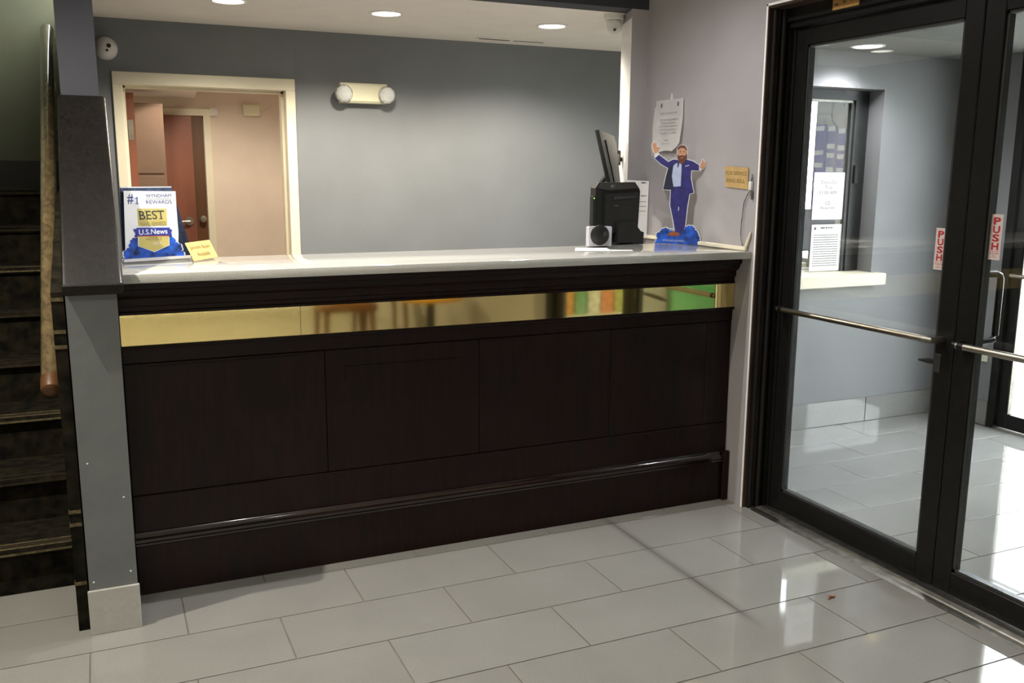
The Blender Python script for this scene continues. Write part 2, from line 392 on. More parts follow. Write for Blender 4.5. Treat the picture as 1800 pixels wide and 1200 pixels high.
# walls
struct(box('wall_back', M['wall_grey'], (-.29, -.064, 2.73, 2.85, 0, 2.5)))
struct(box('wall_back', M['wall_grey'], (.957, 4.9, 2.73, 2.85, 0, 2.5)))
struct(box('wall_back', M['wall_grey'], (-.064, .957, 2.73, 2.85, 2.092, 2.5)))
struct(box('wall_right', M['wall_lilac'], (2.5, 2.6, .25, 1.20, 0, 2.9)))
struct(MB().box(2.5, 2.6, -1.80, .25, 2.258, 2.9).build('wall_right', M['wall_lilac']))
struct(box('wall_right', M['wall_lilac'], (2.5, 2.6, -7.0, -1.80, 0, 2.9)))
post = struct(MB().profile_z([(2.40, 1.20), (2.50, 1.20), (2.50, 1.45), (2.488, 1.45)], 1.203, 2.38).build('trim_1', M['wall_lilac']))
o = MB().profile_z([(2.3985, 1.2015), (2.400, 1.2015), (2.488, 1.45), (2.4865, 1.45)], 1.21, 2.335).build('lit_edge_strip', M['white_paint'], post); o['label'] = 'white post edge with downlight glare put into its colour'  # near-white colour and slant put in for downlight glare on the post
# header over the counter opening + upper wall by the stairs
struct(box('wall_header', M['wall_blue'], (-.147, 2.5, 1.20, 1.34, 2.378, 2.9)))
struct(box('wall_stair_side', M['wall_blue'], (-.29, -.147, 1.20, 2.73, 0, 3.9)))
struct(box('ceiling', M['ceiling'], (-.147, 4.9, 1.34, 2.73, 2.38, 2.46)))
struct(box('ceiling', M['ceiling'], (-3.5, 2.5, -7.0, 1.20, 2.75, 2.85)))
# lobby left / back
struct(box('wall_left', M['wall_cream'], (-3.6, -3.5, -7, .6, 0, 2.85)))
struct(box('wall_front', M['wall_cream'], (-3.6, 2.6, -7.1, -7.0, 0, 2.85)))
struct(box('wall_stair_left', M['wall_green'], (-1.62, -1.5, .5, 4.0, 0, 3.9)))
struct(box('wall_lobby_left', M['wall_cream'], (-3.5, -1.5, .5, .6, 0, 2.85)))
struct(box('wall_stair_back', M['wall_green'], (-1.5, -.15, 3.72, 3.84, 0, 3.9)))
struct(box('ceiling', M['wall_green'], (-1.6, -.14, .5, 3.84, 3.9, 3.98)))
struct(box('wall_stair_over', M['wall_green'], (-1.5, -.29, .38, .5, 2.85, 3.9)))
# vestibule shell
VW = M['wall_vest']
struct(box('wall_vestibule_back', VW, (2.6, 4.95, 1.20, 1.40, 0, .875)))
struct(box('wall_vestibule_back', VW, (4.165, 4.95, 1.20, 1.40, .875, 2.38)))
struct(box('wall_vestibule_back', VW, (2.6, 4.165, 1.20, 1.40, 2.045, 2.38)))
struct(box('wall_vestibule_back', VW, (2.6, 3.2, 1.20, 1.40, .875, 2.045)))
struct(box('wall_vestibule_side', VW, (2.6, 2.70, .25, 1.20, 0, 2.38)))
struct(box('wall_vestibule_side', VW, (2.6, 2.70, -2.2, -1.80, 0, 2.38)))
struct(box('wall_vestibule_side', VW, (2.6, 2.70, -1.80, .25, 2.258, 2.38)))
struct(box('wall_vestibule_end', VW, (2.6, 4.95, -2.3, -2.2, 0, 2.38)))
struct(box('wall_exterior', VW, (4.82, 4.95, .80, 1.20, 0, 2.38)))
struct(box('wall_exterior', VW, (4.82, 4.95, -2.2, -1.10, 0, 2.38)))
struct(box('wall_exterior', VW, (4.82, 4.95, -1.10, .80, 2.25, 2.38)))
struct(box('wall_exterior', M['office_cream'], (4.82, 4.95, 1.40, 2.50, 0, 2.38)))
struct(box('wall_exterior', M['office_cream'], (4.82, 4.95, 2.50, 2.73, 0, .9))); struct(box('wall_exterior', M['office_cream'], (4.82, 4.95, 2.50, 2.73, 2.15, 2.38)))
struct(box('window_1', M['glass'], (4.88, 4.886, 2.50, 2.73, .9, 2.15)))
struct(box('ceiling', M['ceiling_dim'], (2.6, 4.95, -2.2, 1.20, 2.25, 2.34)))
# vestibule tile baseboard
bb = struct(box('baseboard_back', M['grout'], (2.72, 4.81, 1.194, 1.20, 0, .152)))
for k in range(-2, 3):
    a, c = max(2.72, 4.19 + (k - 1) * .61), min(4.808, 4.19 + k * .61)
    if c > a: box('tile', M['tile'], (a + .002, c - .002, 1.184, 1.195, .002, .156), bb, bev=.001)
bb = struct(box('baseboard_right', M['grout'], (4.812, 4.82, .80, 1.185, 0, .152)))
box('tile', M['tile'], (4.804, 4.813, .802, 1.183, .002, .155), bb, bev=.001)
# outside
struct(box('pavement', M['concrete'], (4.98, 16, -9, 9, -.12, -.02)))
kw = tag(box('kerb_wall', M['car_paint'], (7.6, 8.0, -3, 6, -.02, .55), bev=.02), 'low sand coloured wall outside beyond the entrance glass', 'wall')

# hall behind the doorway
struct(box('wall_hall_back', M['wall_peach'], (-.3, 2.3, 5.3, 5.42, 0, 2.5)))
struct(box('wall_hall_right', M['wall_peach'], (1.75, 1.87, 2.85, 5.3, 0, 2.5)))
struct(box('wall_hall_left', M['wall_peach'], (-.28, -.18, 2.85, 5.3, 0, 2.5)))
struct(box('ceiling', M['ceiling'], (-.3, 1.87, 2.85, 5.42, 2.38, 2.46)))

# ================================================================== STAIRS
nst = 8
st = thing('staircase', (-.92, .57, 0), 'dark carpeted staircase with tan pinstripes rising behind the grey post', 'stairs')
for k in range(nst):
    y0 = .57 + .28 * k; z1 = .18 * (k + 1); yend = .57 + .28 * (k + 1) if k < nst - 1 else 3.70
    r = .012
    prof = [(y0, .18 * k), (y0, z1 - .035), (y0 - .018, z1 - .03), (y0 - .024, z1 - .015), (y0 - .018, z1), (yend, z1), (yend, .18 * k)]
    s = MB().profile_x(prof, -1.49, -.346).build('step', M['carpet'], st)
    # woven pinstripes lying along the nosing and the tread
    sm = MB()
    for dy in (.0, .05):
        sm.box(-1.488, -.347, y0 - .014 + dy, y0 - .006 + dy, z1, z1 + .0015)
    sm.box(-1.488, -.347, y0 - .0255, y0 - .024, z1 - .022, z1 - .014)
    if k in (0, 2, 5): 
        sm.build('carpet_stripe', M['carpet_stripe'], s)
        MB().box(-1.488, -.347, y0 - .005, y0 + .042, z1, z1 + .0012).build('carpet_band', M['carpet_brown'], s)
    else: sm.build('carpet_stripe', M['carpet_brown'], s)
box('landing_skirting', M['black_plastic'], (-1.488, -.347, 3.70, 3.718, 1.44, 1.60), st)

# carpet covered side panel along the post
SL = .597
def ztop(y): return 1.205 + (y - .12) * SL
cp = MB().prism([(.17, 0), (.17, 1.165), (.45, 1.235), (1.19, 1.44), (3.6, 1.56), (3.6, 1.2), (1.2, .02), (1.0, 0)], (0, 0, 0), (0, 1, 0), (0, 0, 1), (1, 0, 0), -.340, -.303)
side = tag(cp.build('carpeted_stringer', M['carpet']), 'narrow dark carpeted strip with tan stripes along left side of the post', 'stair side')
for z in (1.135, 1.03, .98, .42, .375, .165):
    MB().box(-.3415, -.304, .1685, .30, z, z + .012).build('stripe', M['carpet_stripe'], side)

# pony wall with post end
pw = thing('half_wall', (-.217, .13, 0), 'grey half wall end post beside the counter with sloping dark cap', 'wall')
pw['kind'] = 'structure'
MB().prism([(.13, 0), (.13, ztop(.13) - .034), (1.198, ztop(1.198) - .034), (1.198, 0)], (0, 0, 0), (0, 1, 0), (0, 0, 1), (1, 0, 0), -.297, -.146).build('wall_panel', M['post_grey'], pw)
t = MB().box(-.303, -.141, .119, .131, .0, .157, bev=.0015)
t.build('base_tile', M['base_tile'], pw)
for (x, z) in ((-.272, .60), (-.282, .185), (-.165, .205), (-.17, .47)):
    MB().lathe([(.0035, 0), (.003, .001), (0, .0015)], (x, .1305, z), (0, -1, 0), 10).build('paint_chip', M['white_paint'], pw)
# wooden cap
cpm = MB(); h = .034
pts = [(.10, ztop(.10) - h), (.10, ztop(.10) - .004), (.106, ztop(.106)), (1.198, ztop(1.198)), (1.198, ztop(1.198) - h)]
cpm.prism(pts, (0, 0, 0), (0, 1, 0), (0, 0, 1), (1, 0, 0), -.3035, -.124)
es = [e for e in cpm.bm.edges if abs(e.verts[0].co.x - e.verts[1].co.x) < 1e-5 and abs(e.verts[0].co.y - e.verts[1].co.y) > .8]
bmesh.ops.bevel(cpm.bm, geom=es, offset=.013, segments=5, profile=.5, affect='EDGES')
cap = cpm.build('sloping_cap', M['cap_wood'], pw, smooth=True); cap['label'] = 'dark stained wooden cap board'

# handrail
hr = thing('handrail', (-.376, .435, .789), 'round worn wooden handrail climbing the stairs on steel brackets', 'handrail')
a = Vector((-.376, .435, .789)); dirn = Vector((0, 1, .629)).normalized(); L = 2.87
pts = [a + dirn * t for t in (0, .004, .012, .03, .06, .5, 1, 1.5, 2, L - .01, L)]
MB().tube(pts, [.018, .026, .030, .032, .033] + [.0335] * 5 + [.03], 20).build('rail', M['rail_wood'], hr, True)
a2 = a + dirn * .0
MB().tube([a - dirn * .008, a - dirn * .006, a, a + dirn * .012, a + dirn * .06], [.012, .022, .031, .0345, .0345], 20).build('end_cap', M['door_dark'], hr, True)
for tt in (.22, 1.3, 2.35):
    p = a + dirn * tt
    b = MB().tube([p + Vector((0, 0, -.03)), p + Vector((.004, 0, -.055)), p + Vector((.014, 0, -.065)), p + Vector((.033, 0, -.065))], .006, 10)
    b.cyl(p + Vector((.030, 0, -.065)), p + Vector((.0355, 0, -.065)), .024)
    b.build('bracket', M['steel'], hr, True)

# ================================================================== RECEPTION COUNTER
MH = M['mahogany']
ct = thing('reception_counter', (1.17, .40, 0), 'dark mahogany reception counter with brass band below the white worktop', 'counter')
box('carcass', MH, (-.14, 2.498, .40, .70, 0, 1.165), ct)
box('top_rail', MH, (-.14, 2.498, .385, .40, .872, .93), ct, bev=.002)
MB().profile_x([(.386, .922), (.374, .925), (.370, .931), (.374, .937), (.386, .938)], -.14, 2.498).build('ledge_moulding', MH, ct)
box('bottom_rail', MH, (-.14, 2.498, .3855, .40, .225, .378), ct, bev=.003)
for xa, xb in ((-.14, .578), (.578, 1.222), (1.222, 1.852), (1.852, 2.498)):
    pn = MB(); pn.box(xa + .001, xb - .001, .3875, .40, .381, .869, bev=.0015)
    p = pn.build('front_panel', MH, ct)
# small raised beads left on the second panel
box('bead_strip', MH, (.66, 1.13, .3845, .389, .795, .801), ct, bev=.001)
box('bead_strip', MH, (.655, .661, .3845, .389, .735, .801), ct, bev=.001)
box('bead_strip', MH, (-.06, .55, .3845, .389, .855, .860), ct, bev=.001)
box('bead_strip', MH, (2.36, 2.366, .3845, .389, .40, .862), ct, bev=.001)
# base: plinth board and moulding with quirks
box('plinth', MH, (-.14, 2.498, .372, .40, 0, .195), ct, bev=.002)
MB().profile_x([(.39, .19), (.368, .19), (.361, .196), (.361, .203), (.366, .206), (.366, .210), (.360, .213), (.360, .219), (.366, .223), (.371, .226),
                (.376, .232), (.379, .240), (.388, .242)], -.14, 2.498).build('base_moulding', M['mahogany_gloss'], ct, True)
MB().box(2.465, 2.4985, .352, .372, 0, .245, bev=.004).build('corner_block', MH, ct)
# crown moulding under the worktop
MB().profile_x([(.40, 1.045), (.382, 1.045), (.378, 1.050), (.378, 1.056), (.382, 1.060), (.382, 1.075), (.374, 1.079), (.371, 1.088), (.371, 1.105),
                (.366, 1.109), (.358, 1.113), (.350, 1.121), (.345, 1.131), (.343, 1.139), (.336, 1.142), (.332, 1.149), (.332, 1.168), (.40, 1.168)],
               -.14, 2.498).build('crown_moulding', MH, ct, True)
box('brass_strip', M['brass'], (-.14, .488, .379, .40, .937, 1.047), ct)
box('brass_strip', M['brass'], (.4895, 2.498, .379, .40, .937, 1.047), ct)
wt = MB().box(-.138, 2.4985, .27, .823, 1.170, 1.203, bev=.003, seg=2).build('worktop', M['quartz'], smooth=True)
tag(wt, 'long white quartz worktop lying along the top of the reception counter', 'worktop')
bs = box('splash_strip', M['cream_trim'], (2.484, 2.499, .30, 1.19, 1.204, 1.222), bev=.002)
tag(bs, 'cream upstand strip where the worktop meets the right wall', 'trim strip')
# staff side of the counter: lower desk
dk = thing('staff_desk', (1.2, .95, 0), 'plain low staff desk hidden behind the reception counter', 'desk')
box('desk_top', M['mahogany'], (-.13, 2.38, .71, 1.15, .73, .76), dk, bev=.004)
for x in (-.10, 1.15, 2.33): box('leg', MH, (x, x + .03, .74, 1.12, .005, .73), dk)

# ================================================================== OFFICE BACK WALL
fr = thing('door_frame', (.447, 2.73, 0), 'cream painted frame of the open doorway behind the counter', 'door frame')
fr['kind'] = 'structure'
CT = M['cream_trim']
for n_, d in (('jamb', (-.064, -.010, 2.712, 2.87, 0, 2.023)), ('jamb', (.900, .957, 2.712, 2.87, 0, 2.023)), ('head', (-.064, .957, 2.712, 2.87, 2.023, 2.092))):
    box(n_, CT, d, fr, bev=.003)
box('stop', CT, (-.010, .004, 2.80, 2.87, 0, 2.023), fr); box('stop', CT, (.886, .900, 2.80, 2.87, 0, 2.023), fr); box('stop', CT, (-.01, .90, 2.80, 2.87, 2.010, 2.023), fr)
MB().box(.0, .0, 0, 0, 0, 0) if False else None
# open leaf against the left of the hall
ol = thing('door_leaf', (.02, 2.9, 0), 'red-brown door leaf standing open at left of doorway with steel hinge', 'door')
box('panel', M['door_red'], (.006, .050, 2.88, 3.74, .012, 1.99), ol, bev=.002)
box('hinge', M['steel'], (.010, .040, 2.8765, 2.881, 1.72, 1.835), ol)
# emergency light
el = thing('emergency_light', (1.38, 2.73, 1.95), 'cream twin-head emergency light on the grey wall', 'emergency light')
MB().profile_x([(2.729, 1.962), (2.672, 1.962), (2.660, 1.975), (2.662, 2.07), (2.674, 2.082), (2.729, 2.082)], 1.225, 1.52).build('housing', M['ivory_plastic'], el)
for x, dx_ in ((1.245, -.10), (1.505, .12)):
    ax = Vector((dx_, -1, -.16)).normalized()
    h = MB().lathe([(0, -.0), (.03, 0), (.048, .02), (.054, .045), (.054, .06)], (x, 2.700, 2.022), ax, 20).build('lamp_head', M['white_plastic'], el, True)
    MB().lathe([(.053, .059), (.050, .072), (.036, .083), (.015, .088), (0, .089)], (x, 2.700, 2.022), ax, 10).build('lens', M['clear_lens'], h)
# dome camera left
cm = thing('security_camera', (-.083, 2.73, 2.21), 'white dome security camera on the wall beside the upper left column', 'camera')
MB().lathe([(0, 0), (.062, 0), (.062, .014), (.052, .03), (.046, .05), (.028, .066), (0, .072)], (-.083, 2.7295, 2.213), (0.0, -1, -.05), 28).build('housing', M['white_plastic'], cm, True)
MB().lathe([(.012, 0), (.012, .006), (0, .007)], (-.068, 2.665, 2.222), (0, -1, 0), 16).build('lens', M['black_plastic'], cm)
MB().lathe([(.007, 0), (.007, .006), (0, .007)], (-.078, 2.664, 2.197), (0, -1, 0), 16).build('sensor', M['grey_plastic'], cm)
# turret camera right, under the header
c2 = thing('security_camera', (2.40, 1.40, 2.38), 'white turret security camera hanging from the ceiling under the dark header', 'camera')
MB().lathe([(0, 0), (.055, 0), (.055, .020), (.048, .026), (0, .026)], (2.42, 1.42, 2.379), (0, 0, -1), 28).build('base', M['white_plastic'], c2, True)
MB().lathe([(0, -.04), (.022, -.036), (.038, -.018), (.043, 0), (.041, .014), (.034, .026), (.020, .030), (0, .031)], (2.42, 1.415, 2.325), (-.45, -.85, -.35), 26).build('eyeball', M['white_plastic'], c2, True)
MB().lathe([(.011, .0), (.011, .0325), (0, .033)], Vector((2.42, 1.415, 2.325)) + Vector((0, 0, .009)), (-.45, -.85, -.35), 16).build('lens', M['black_plastic'], c2)
MB().lathe([(.007, .0), (.007, .0325), (0, .033)], Vector((2.42, 1.415, 2.325)) + Vector((0, 0, -.015)), (-.45, -.85, -.35), 16).build('sensor', M['grey_plastic'], c2)
# ceiling slot vent
vt = thing('ceiling_vent', (2.30, 2.52, 2.38), 'short slot air vent with dark gaps in the ceiling above the grey wall', 'vent')
box('frame', M['ceiling'], (2.07, 2.55, 2.50, 2.56, 2.374, 2.3795), vt, bev=.001)
for k in range(2):
    o = box('slot', M['ink'] if k == 0 else M['ink_grey'], (2.085 + .24 * k, 2.295 + .24 * k, 2.518, 2.542, 2.3725, 2.3745), vt); o['label'] = 'dark slot'
# recessed downlights
def downlight(p, label, group, glow, r=.075):
    x, y, z = p
    t = thing('downlight', (x, y, z), label, 'ceiling light', group)
    MB().lathe([(r + .018, 0), (r + .018, -.004), (r + .004, -.007), (r, -.004), (r, 0)], (x, y, z - .0005), (0, 0, 1), 32).build('trim_ring', M['white_paint'], t, True)
    MB().lathe([(0, -.002), (r - .001, -.002), (r - .001, 0), (0, 0)], (x, y, z - .0005), (0, 0, 1), 32).build('diffuser', glow, t)
    return t
for p, lb in zip(office_lights, ('leftmost of the three recessed downlights over the counter', 'middle recessed downlight over the counter', 'right recessed downlight nearest the dark header and camera')):
    downlight(p, lb, 'recessed downlights over the counter', M['lamp_glow'])
for p, lb in zip(back_office_lights, ('nearer the counter', 'nearer the blue posters')): downlight(p, 'recessed office downlight behind the ticket window ' + lb, 'recessed downlights behind the ticket window', M['lamp_glow'])
downlight(vestibule_lights[0], 'recessed downlight in the vestibule ceiling seen through the door glass', None, M['lamp_glow_cool'])
downlight(vestibule_lights[1], 'recessed downlight nearer the brochure rack in the vestibule ceiling', None, M['lamp_glow_cool'])
for p, lb in zip(lobby_lights, ('beside the foot of the stairs', 'over the left half of the counter front', 'over the counter front near the glass doors', 'added as fill left of the camera',
                                'added as fill between the camera and the glass doors', 'added as fill at the far left end of the lobby', 'added as fill at the far right end above the wooden chairs')):
    downlight(p, 'recessed lobby ceiling downlight ' + lb, 'recessed downlights in the lobby ceiling', M['lamp_glow'])
for p in hall_lights: downlight(p, 'recessed downlight in the ceiling of the peach hall', None, M['lamp_glow'])

# hall furniture
hd = thing('hall_door', (.55, 5.25, 0), 'red-brown hall door standing ajar with steel lever handle', 'door')
f = box('frame', CT, (.30, .36, 5.262, 5.30, 0, 2.04), hd); box('frame', CT, (.678, .735, 5.262, 5.30, 0, 2.04), hd); box('frame', CT, (.298, .737, 5.258, 5.30, 1.995, 2.05), hd)
p = box('leaf', M['door_red'], (.30, .575, 5.20, 5.245, .01, 1.99), hd, bev=.002)
p2 = box('second_leaf', M['door_dark'], (.578, .672, 5.262, 5.295, .01, 1.99), hd, bev=.002)
q = MB().cyl((.515, 5.20, 1.12), (.515, 5.185, 1.12), .036); q.cyl((.515, 5.19, 1.12), (.515, 5.15, 1.12), .012); q.tube([(.52, 5.15, 1.12), (.46, 5.148, 1.12), (.40, 5.15, 1.118)], .010)
q.build('handle', M['steel'], p, True)
q = MB().cyl((.632, 5.262, 1.135), (.632, 5.25, 1.135), .030); q.lathe([(.012, 0), (.014, .02), (.028, .035), (.026, .055), (0, .06)], (.632, 5.255, 1.135), (0, -1, 0)); q.build('knob', M['steel'], p2, True)
lk = thing('locker', (.19, 4.5, 0), 'tall mauve-brown cabinet beside the open door leaf in the hall', 'cabinet')
box('body', M['locker'], (.035, .305, 4.40, 4.80, 0, 2.03), lk, bev=.004)
for z0, z1 in ((.05, .55), (.57, 1.06), (1.08, 1.50), (1.52, 2.0)): box('front_panel', M['locker'], (.055, .29, 4.392, 4.401, z0, z1), lk, bev=.002)
bh = struct(MB().prism([(.02, 3.7), (.56, 4.4), (.62, 5.3), (.02, 5.3)], (0, 0, 0), (1, 0, 0), (0, 1, 0), (0, 0, 1), 2.14, 2.378).build('trim_soffit', M['ceiling']))
th = tag(MB().box(.735, .80, 5.277, 5.2995, 1.995, 2.065, bev=.004).build('wall_sensor', M['white_plastic']), 'small white plate on the hall wall right of the door frame', 'sensor')
chm = thing('door_chime', (1.07, 5.28, 2.0), 'cream rectangular door chime box high on the hall wall', 'chime')
box('cover', M['ivory_plastic'], (1.01, 1.15, 5.262, 5.2995, 2.005, 2.10), chm, bev=.006, seg=2)
br = thing('broom', (.93, 2.95, 0), 'broom with a green stick leaning inside the right of the doorway', 'broom')
MB().tube([(.84, 3.02, .10), (.925, 2.895, 1.13)], .010).build('stick', M['green_plastic'], br, True)
MB().box(.72, .96, 3.0, 3.05, .0, .11, bev=.01).build('brush', M['black_plastic'], br)

# ================================================================== RIGHT: ENTRANCE DOORS
BZ = M['bronze']
ef = thing('storefront_frame', (2.63, -.77, 0), 'dark bronze aluminium frame around the pair of glass doors', 'door frame')
ef['kind'] = 'structure'
# worn reveal profile at left jamb + head
o = MB().box(2.498, 2.592, .236, .2495, .004, 2.257).build('reveal', M['bronze_worn'], ef); o['label'] = 'worn brown metal reveal'
o = MB().box(2.498, 2.592, -1.80, .2495, 2.243, 2.2575).build('reveal', M['bronze_worn'], ef)
o = MB().box(2.4955, 2.499, .242, .252, 0.0, 2.262).build('white_edge', M['white_paint'], ef); o['label'] = 'thin pale edge bead'
MB().box(2.4955, 2.499, -1.8, .252, 2.254, 2.264).build('white_edge', M['white_paint'], ef)
for x, y, r in ((2.525, .226, .011), (2.568, .222, .014)):
    MB().cyl((x, y, .0), (x, y, 2.243), r, seg=12).build('rib', BZ, ef, True)
MB().box(2.592, 2.70, .205, .2495, 0, 2.243).build('jamb', BZ, ef)
MB().box(2.612, 2.625, .190, .206, 0, 2.243).build('rib', BZ, ef)
MB().box(2.592, 2.70, -1.80, -1.70, 0, 2.243).build('jamb', BZ, ef)
MB().box(2.592, 2.70, -1.70, .205, 2.165, 2.243).build('head', BZ, ef)
MB().box(2.575, 2.592, -1.70, .236, 2.19, 2.243).build('closer_cover', BZ, ef)
lb = thing('orange_sticker', (2.57, -.13, 2.2), 'worn orange sticker on the dark door header', 'sticker')
box('label_sheet', M['orange_label'], (2.5715, 2.5745, -.205, -.062, 2.196, 2.236), lb)
dashes('small_print', [(.012, .03, .017, .006), (.06, .07, .02, .008), (.1, .108, .022, .006)], M['ink'], lb, (2.5715, -.062, 2.196), (0, -1, 0), (0, 0, 1), (-1, 0, 0))
hk = thing('door_holder', (2.56, -.55, 2.2), 'small grey metal latch bracket on the door header', 'latch')
MB().box(2.558, 2.574, -.60, -.52, 2.205, 2.235, bev=.003).build('plate', M['steel_dull'], hk)
MB().box(2.555, 2.574, -.61, -.555, 2.186, 2.20, bev=.002).build('catch', M['steel_dull'], hk)
# threshold
th = thing('threshold', (2.6, -.77, 0), 'ridged aluminium threshold plate under the glass doors', 'threshold')
MB().profile_y([(2.515, 0), (2.53, .004), (2.548, .006), (2.552, .010), (2.558, .006), (2.566, .010), (2.572, .006), (2.580, .010), (2.59, .006), (2.70, .006), (2.725, 0)], -1.70, .205).build('saddle', M['steel_dull'], th)

def leaf(ya, yb, lab, hinge_left, deco):
    """door leaf between ya (nearer counter, larger Y) and yb"""
    t = thing('glass_door', (2.64, (ya + yb) / 2, .012), lab, 'door')
    x0, x1 = 2.618, 2.662
    s = .078
    box('stile', BZ, (x0, x1, ya - s, ya, .012, 2.162), t, bev=.003)
    box('stile', BZ, (x0, x1, yb, yb + s, .012, 2.162), t, bev=.003)
    box('bottom_rail', BZ, (x0, x1, yb + s, ya - s, .012, .10), t, bev=.003)
    box('top_rail', BZ, (x0, x1, yb + s, ya - s, 2.088, 2.162), t, bev=.003)
    g = .010
    for n_, d in (('glazing_bead', (2.626, 2.654, yb + s, yb + s + g, .10, 2.088)), ('glazing_bead', (2.626, 2.654, ya - s - g, ya - s, .10, 2.088)),
                  ('glazing_bead', (2.626, 2.654, yb + s, ya - s, .10, .112)), ('glazing_bead', (2.626, 2.654, yb + s, ya - s, 2.078, 2.088))):
        o = box(n_, M['grey_plastic'], d, t)
    box('glass_pane', M['glass'], (2.637, 2.643, yb + s + .002, ya - s - .002, .102, 2.086), t)
    # push bar
    b = MB(); z = .955; xb = 2.565
    b.cyl((xb, yb + .085, z), (xb, ya - .055, z), .0125)
    bar = b.build('push_bar', M['steel'], t, True)
    for y, e in ((yb + .05, 1), (ya - .035, -1)):
        q = MB().tube([(2.6175, y, z), (2.585, y, z), (2.569, y + e * .006, z), (xb, y + e * .03, z), (xb, y + e * .05, z)], [.013, .012, .0125, .0135, .0135], 12)
        q.build('bar_end', BZ if e < 0 else M['steel_dull'], bar, True)
    return t
left_leaf = leaf(.203, -.743, 'left glass entrance door with bronze frame nearer the counter', True, 0)
right_leaf = leaf(-.747, -1.697, 'right glass entrance door with bronze frame at the edge of the picture', False, 0)
# pull handle outside on the right leaf, lever on the left leaf
q = MB().tube([(2.662, -.785, 1.20), (2.75, -.785, 1.20), (2.768, -.785, 1.195), (2.775, -.785, 1.18), (2.775, -.785, .975), (2.768, -.785, .962), (2.75, -.785, .957), (2.662, -.785, .957)], .0125, 12)
q.build('pull_handle', M['black_metal'], right_leaf, True)
q = MB().cyl((2.662, -.70, .86), (2.675, -.70, .86), .022); q.cyl((2.67, -.70, .86), (2.70, -.70, .86), .009)
q.tube([(2.70, -.705, .855), (2.71, -.64, .850), (2.715, -.56, .842), (2.72, -.505, .836)], [.010, .012, .012, .004], 10)
q.build('lever', M['black_metal'], left_leaf, True)
box('lock_plate', M['grey_plastic'], (2.6155, 2.6185, -.695, -.668, .83, .90), left_leaf, bev=.002)

def push_label(y0, y1, z0, z1, lab, skew):
    t = thing('push_label', (2.634, (y0 + y1) / 2, z0), lab, 'label', 'PUSH labels on the doors')
    x = 2.6365; O = Vector((x, y0, z0)); u = Vector((0, -1, 0)); n = Vector((-1, 0, 0)); v = Vector((0, 0, 1))
    w, h = y0 - y1, z1 - z0
    MB().prism([(0, 0), (w, 0), (w, h), (0, h)], O, u, v, n, 0, .0006).build('label_sheet', M['pink_label'], t)
    for i, c in enumerate('PUSH'):
        hh = h * .165
        text('letter', c, M['red_ink'], t, O + u * (w * .22) + v * (h * .955 - (i + 1) * h * .185 + .0), u, v, n, w * .60, hh, .001, bold=.032)
    dashes('small_print', [(w * .15, w * .85, h * .175, h * .022), (w * .12, w * .88, h * .125, h * .026), (w * .35, w * .62, h * .08, h * .018), (w * .12, w * .85, h * .045, h * .016)], M['red_small'], t, O, u, v, n, .001)
push_label(-.608, -.652, 1.205, 1.358, 'white PUSH label with red letters on left door glass', 0)
push_label(-.834, -.880, 1.262, 1.418, 'white PUSH label with red letters on right door glass', 0)

# exterior doors
xf = thing('exterior_frame', (4.86, -.15, 0), 'dark bronze frame of the outer entrance doors across the vestibule', 'door frame')
xf['kind'] = 'structure'
box('jamb', BZ, (4.81, 4.93, .75, .80, 0, 2.25), xf); box('jamb', BZ, (4.81, 4.93, -1.10, -1.05, 0, 2.25), xf); box('head', BZ, (4.81, 4.93, -1.05, .75, 2.18, 2.25), xf)
def xleaf(ya, yb, lab):
    t = thing('outer_door', (4.86, (ya + yb) / 2, .01), lab, 'door')
    s = .06
    box('stile', BZ, (4.835, 4.88, ya - s, ya, .01, 2.178), t, bev=.002); box('stile', BZ, (4.835, 4.88, yb, yb + s, .01, 2.178), t, bev=.002)
    box('bottom_rail', BZ, (4.835, 4.88, yb + s, ya - s, .01, .10), t, bev=.002); box('top_rail', BZ, (4.835, 4.88, yb + s, ya - s, 2.10, 2.178), t, bev=.002)
    box('glazing_bead', M['steel_dull'], (4.842, 4.872, ya - s - .008, ya - s, .10, 2.10), t)
    box('glass_pane', M['glass'], (4.855, 4.861, yb + s, ya - s - .008, .10, 2.10), t)
    b = MB().cyl((4.79, yb + .03, .955), (4.79, ya - .03, .955), .012)
    for y in (yb + .03, ya - .03): b.cyl((4.79, y, .955), (4.835, y, .955), .012)
    b.build('push_bar', M['steel'], t, True)
xleaf(.748, -.150, 'outer glass door nearer the ticket window')
xleaf(-.154, -1.048, 'outer glass door farther from the ticket window')
sw = thing('wall_plate', (4.82, .87, .44), 'small ivory outlet plate low on the vestibule corner wall', 'outlet')
MB().box(4.812, 4.8195, .835, .915, .40, .48, bev=.003).build('plate', M['ivory_plastic'], sw)
for z in (.425, .455): box('socket', M['white_plastic'], (4.810, 4.8125, .862, .888, z - .009, z + .009), sw, bev=.001)

# ticket window in vestibule back wall
tw = thing('ticket_window', (3.68, 1.33, .95), 'dark framed service window in the vestibule wall above a cream sill', 'window')
DF = M['grey_plastic']
box('frame', DF, (3.2, 4.163, 1.315, 1.375, 1.985, 2.043), tw); box('frame', DF, (4.06, 4.163, 1.315, 1.375, .952, 1.985), tw); box('frame', DF, (3.2, 3.25, 1.315, 1.375, .952, 1.985), tw)
box('track', M['steel_dull'], (3.25, 4.06, 1.33, 1.36, 1.972, 1.985), tw)
box('meeting_bar', M['grey_plastic'], (4.035, 4.06, 1.325, 1.352, .952, 1.972), tw)
box('glass_pane', M['window_glass'], (3.25, 4.035, 1.338, 1.343, .952, 1.972), tw)
o = box('latch', M['black_plastic'], (4.075, 4.11, 1.300, 1.316, 1.49, 1.60), tw, bev=.002)
sl = struct(MB().box(3.0, 4.224, 1.13, 1.46, .878, .950, bev=.004).build('sill', CT))
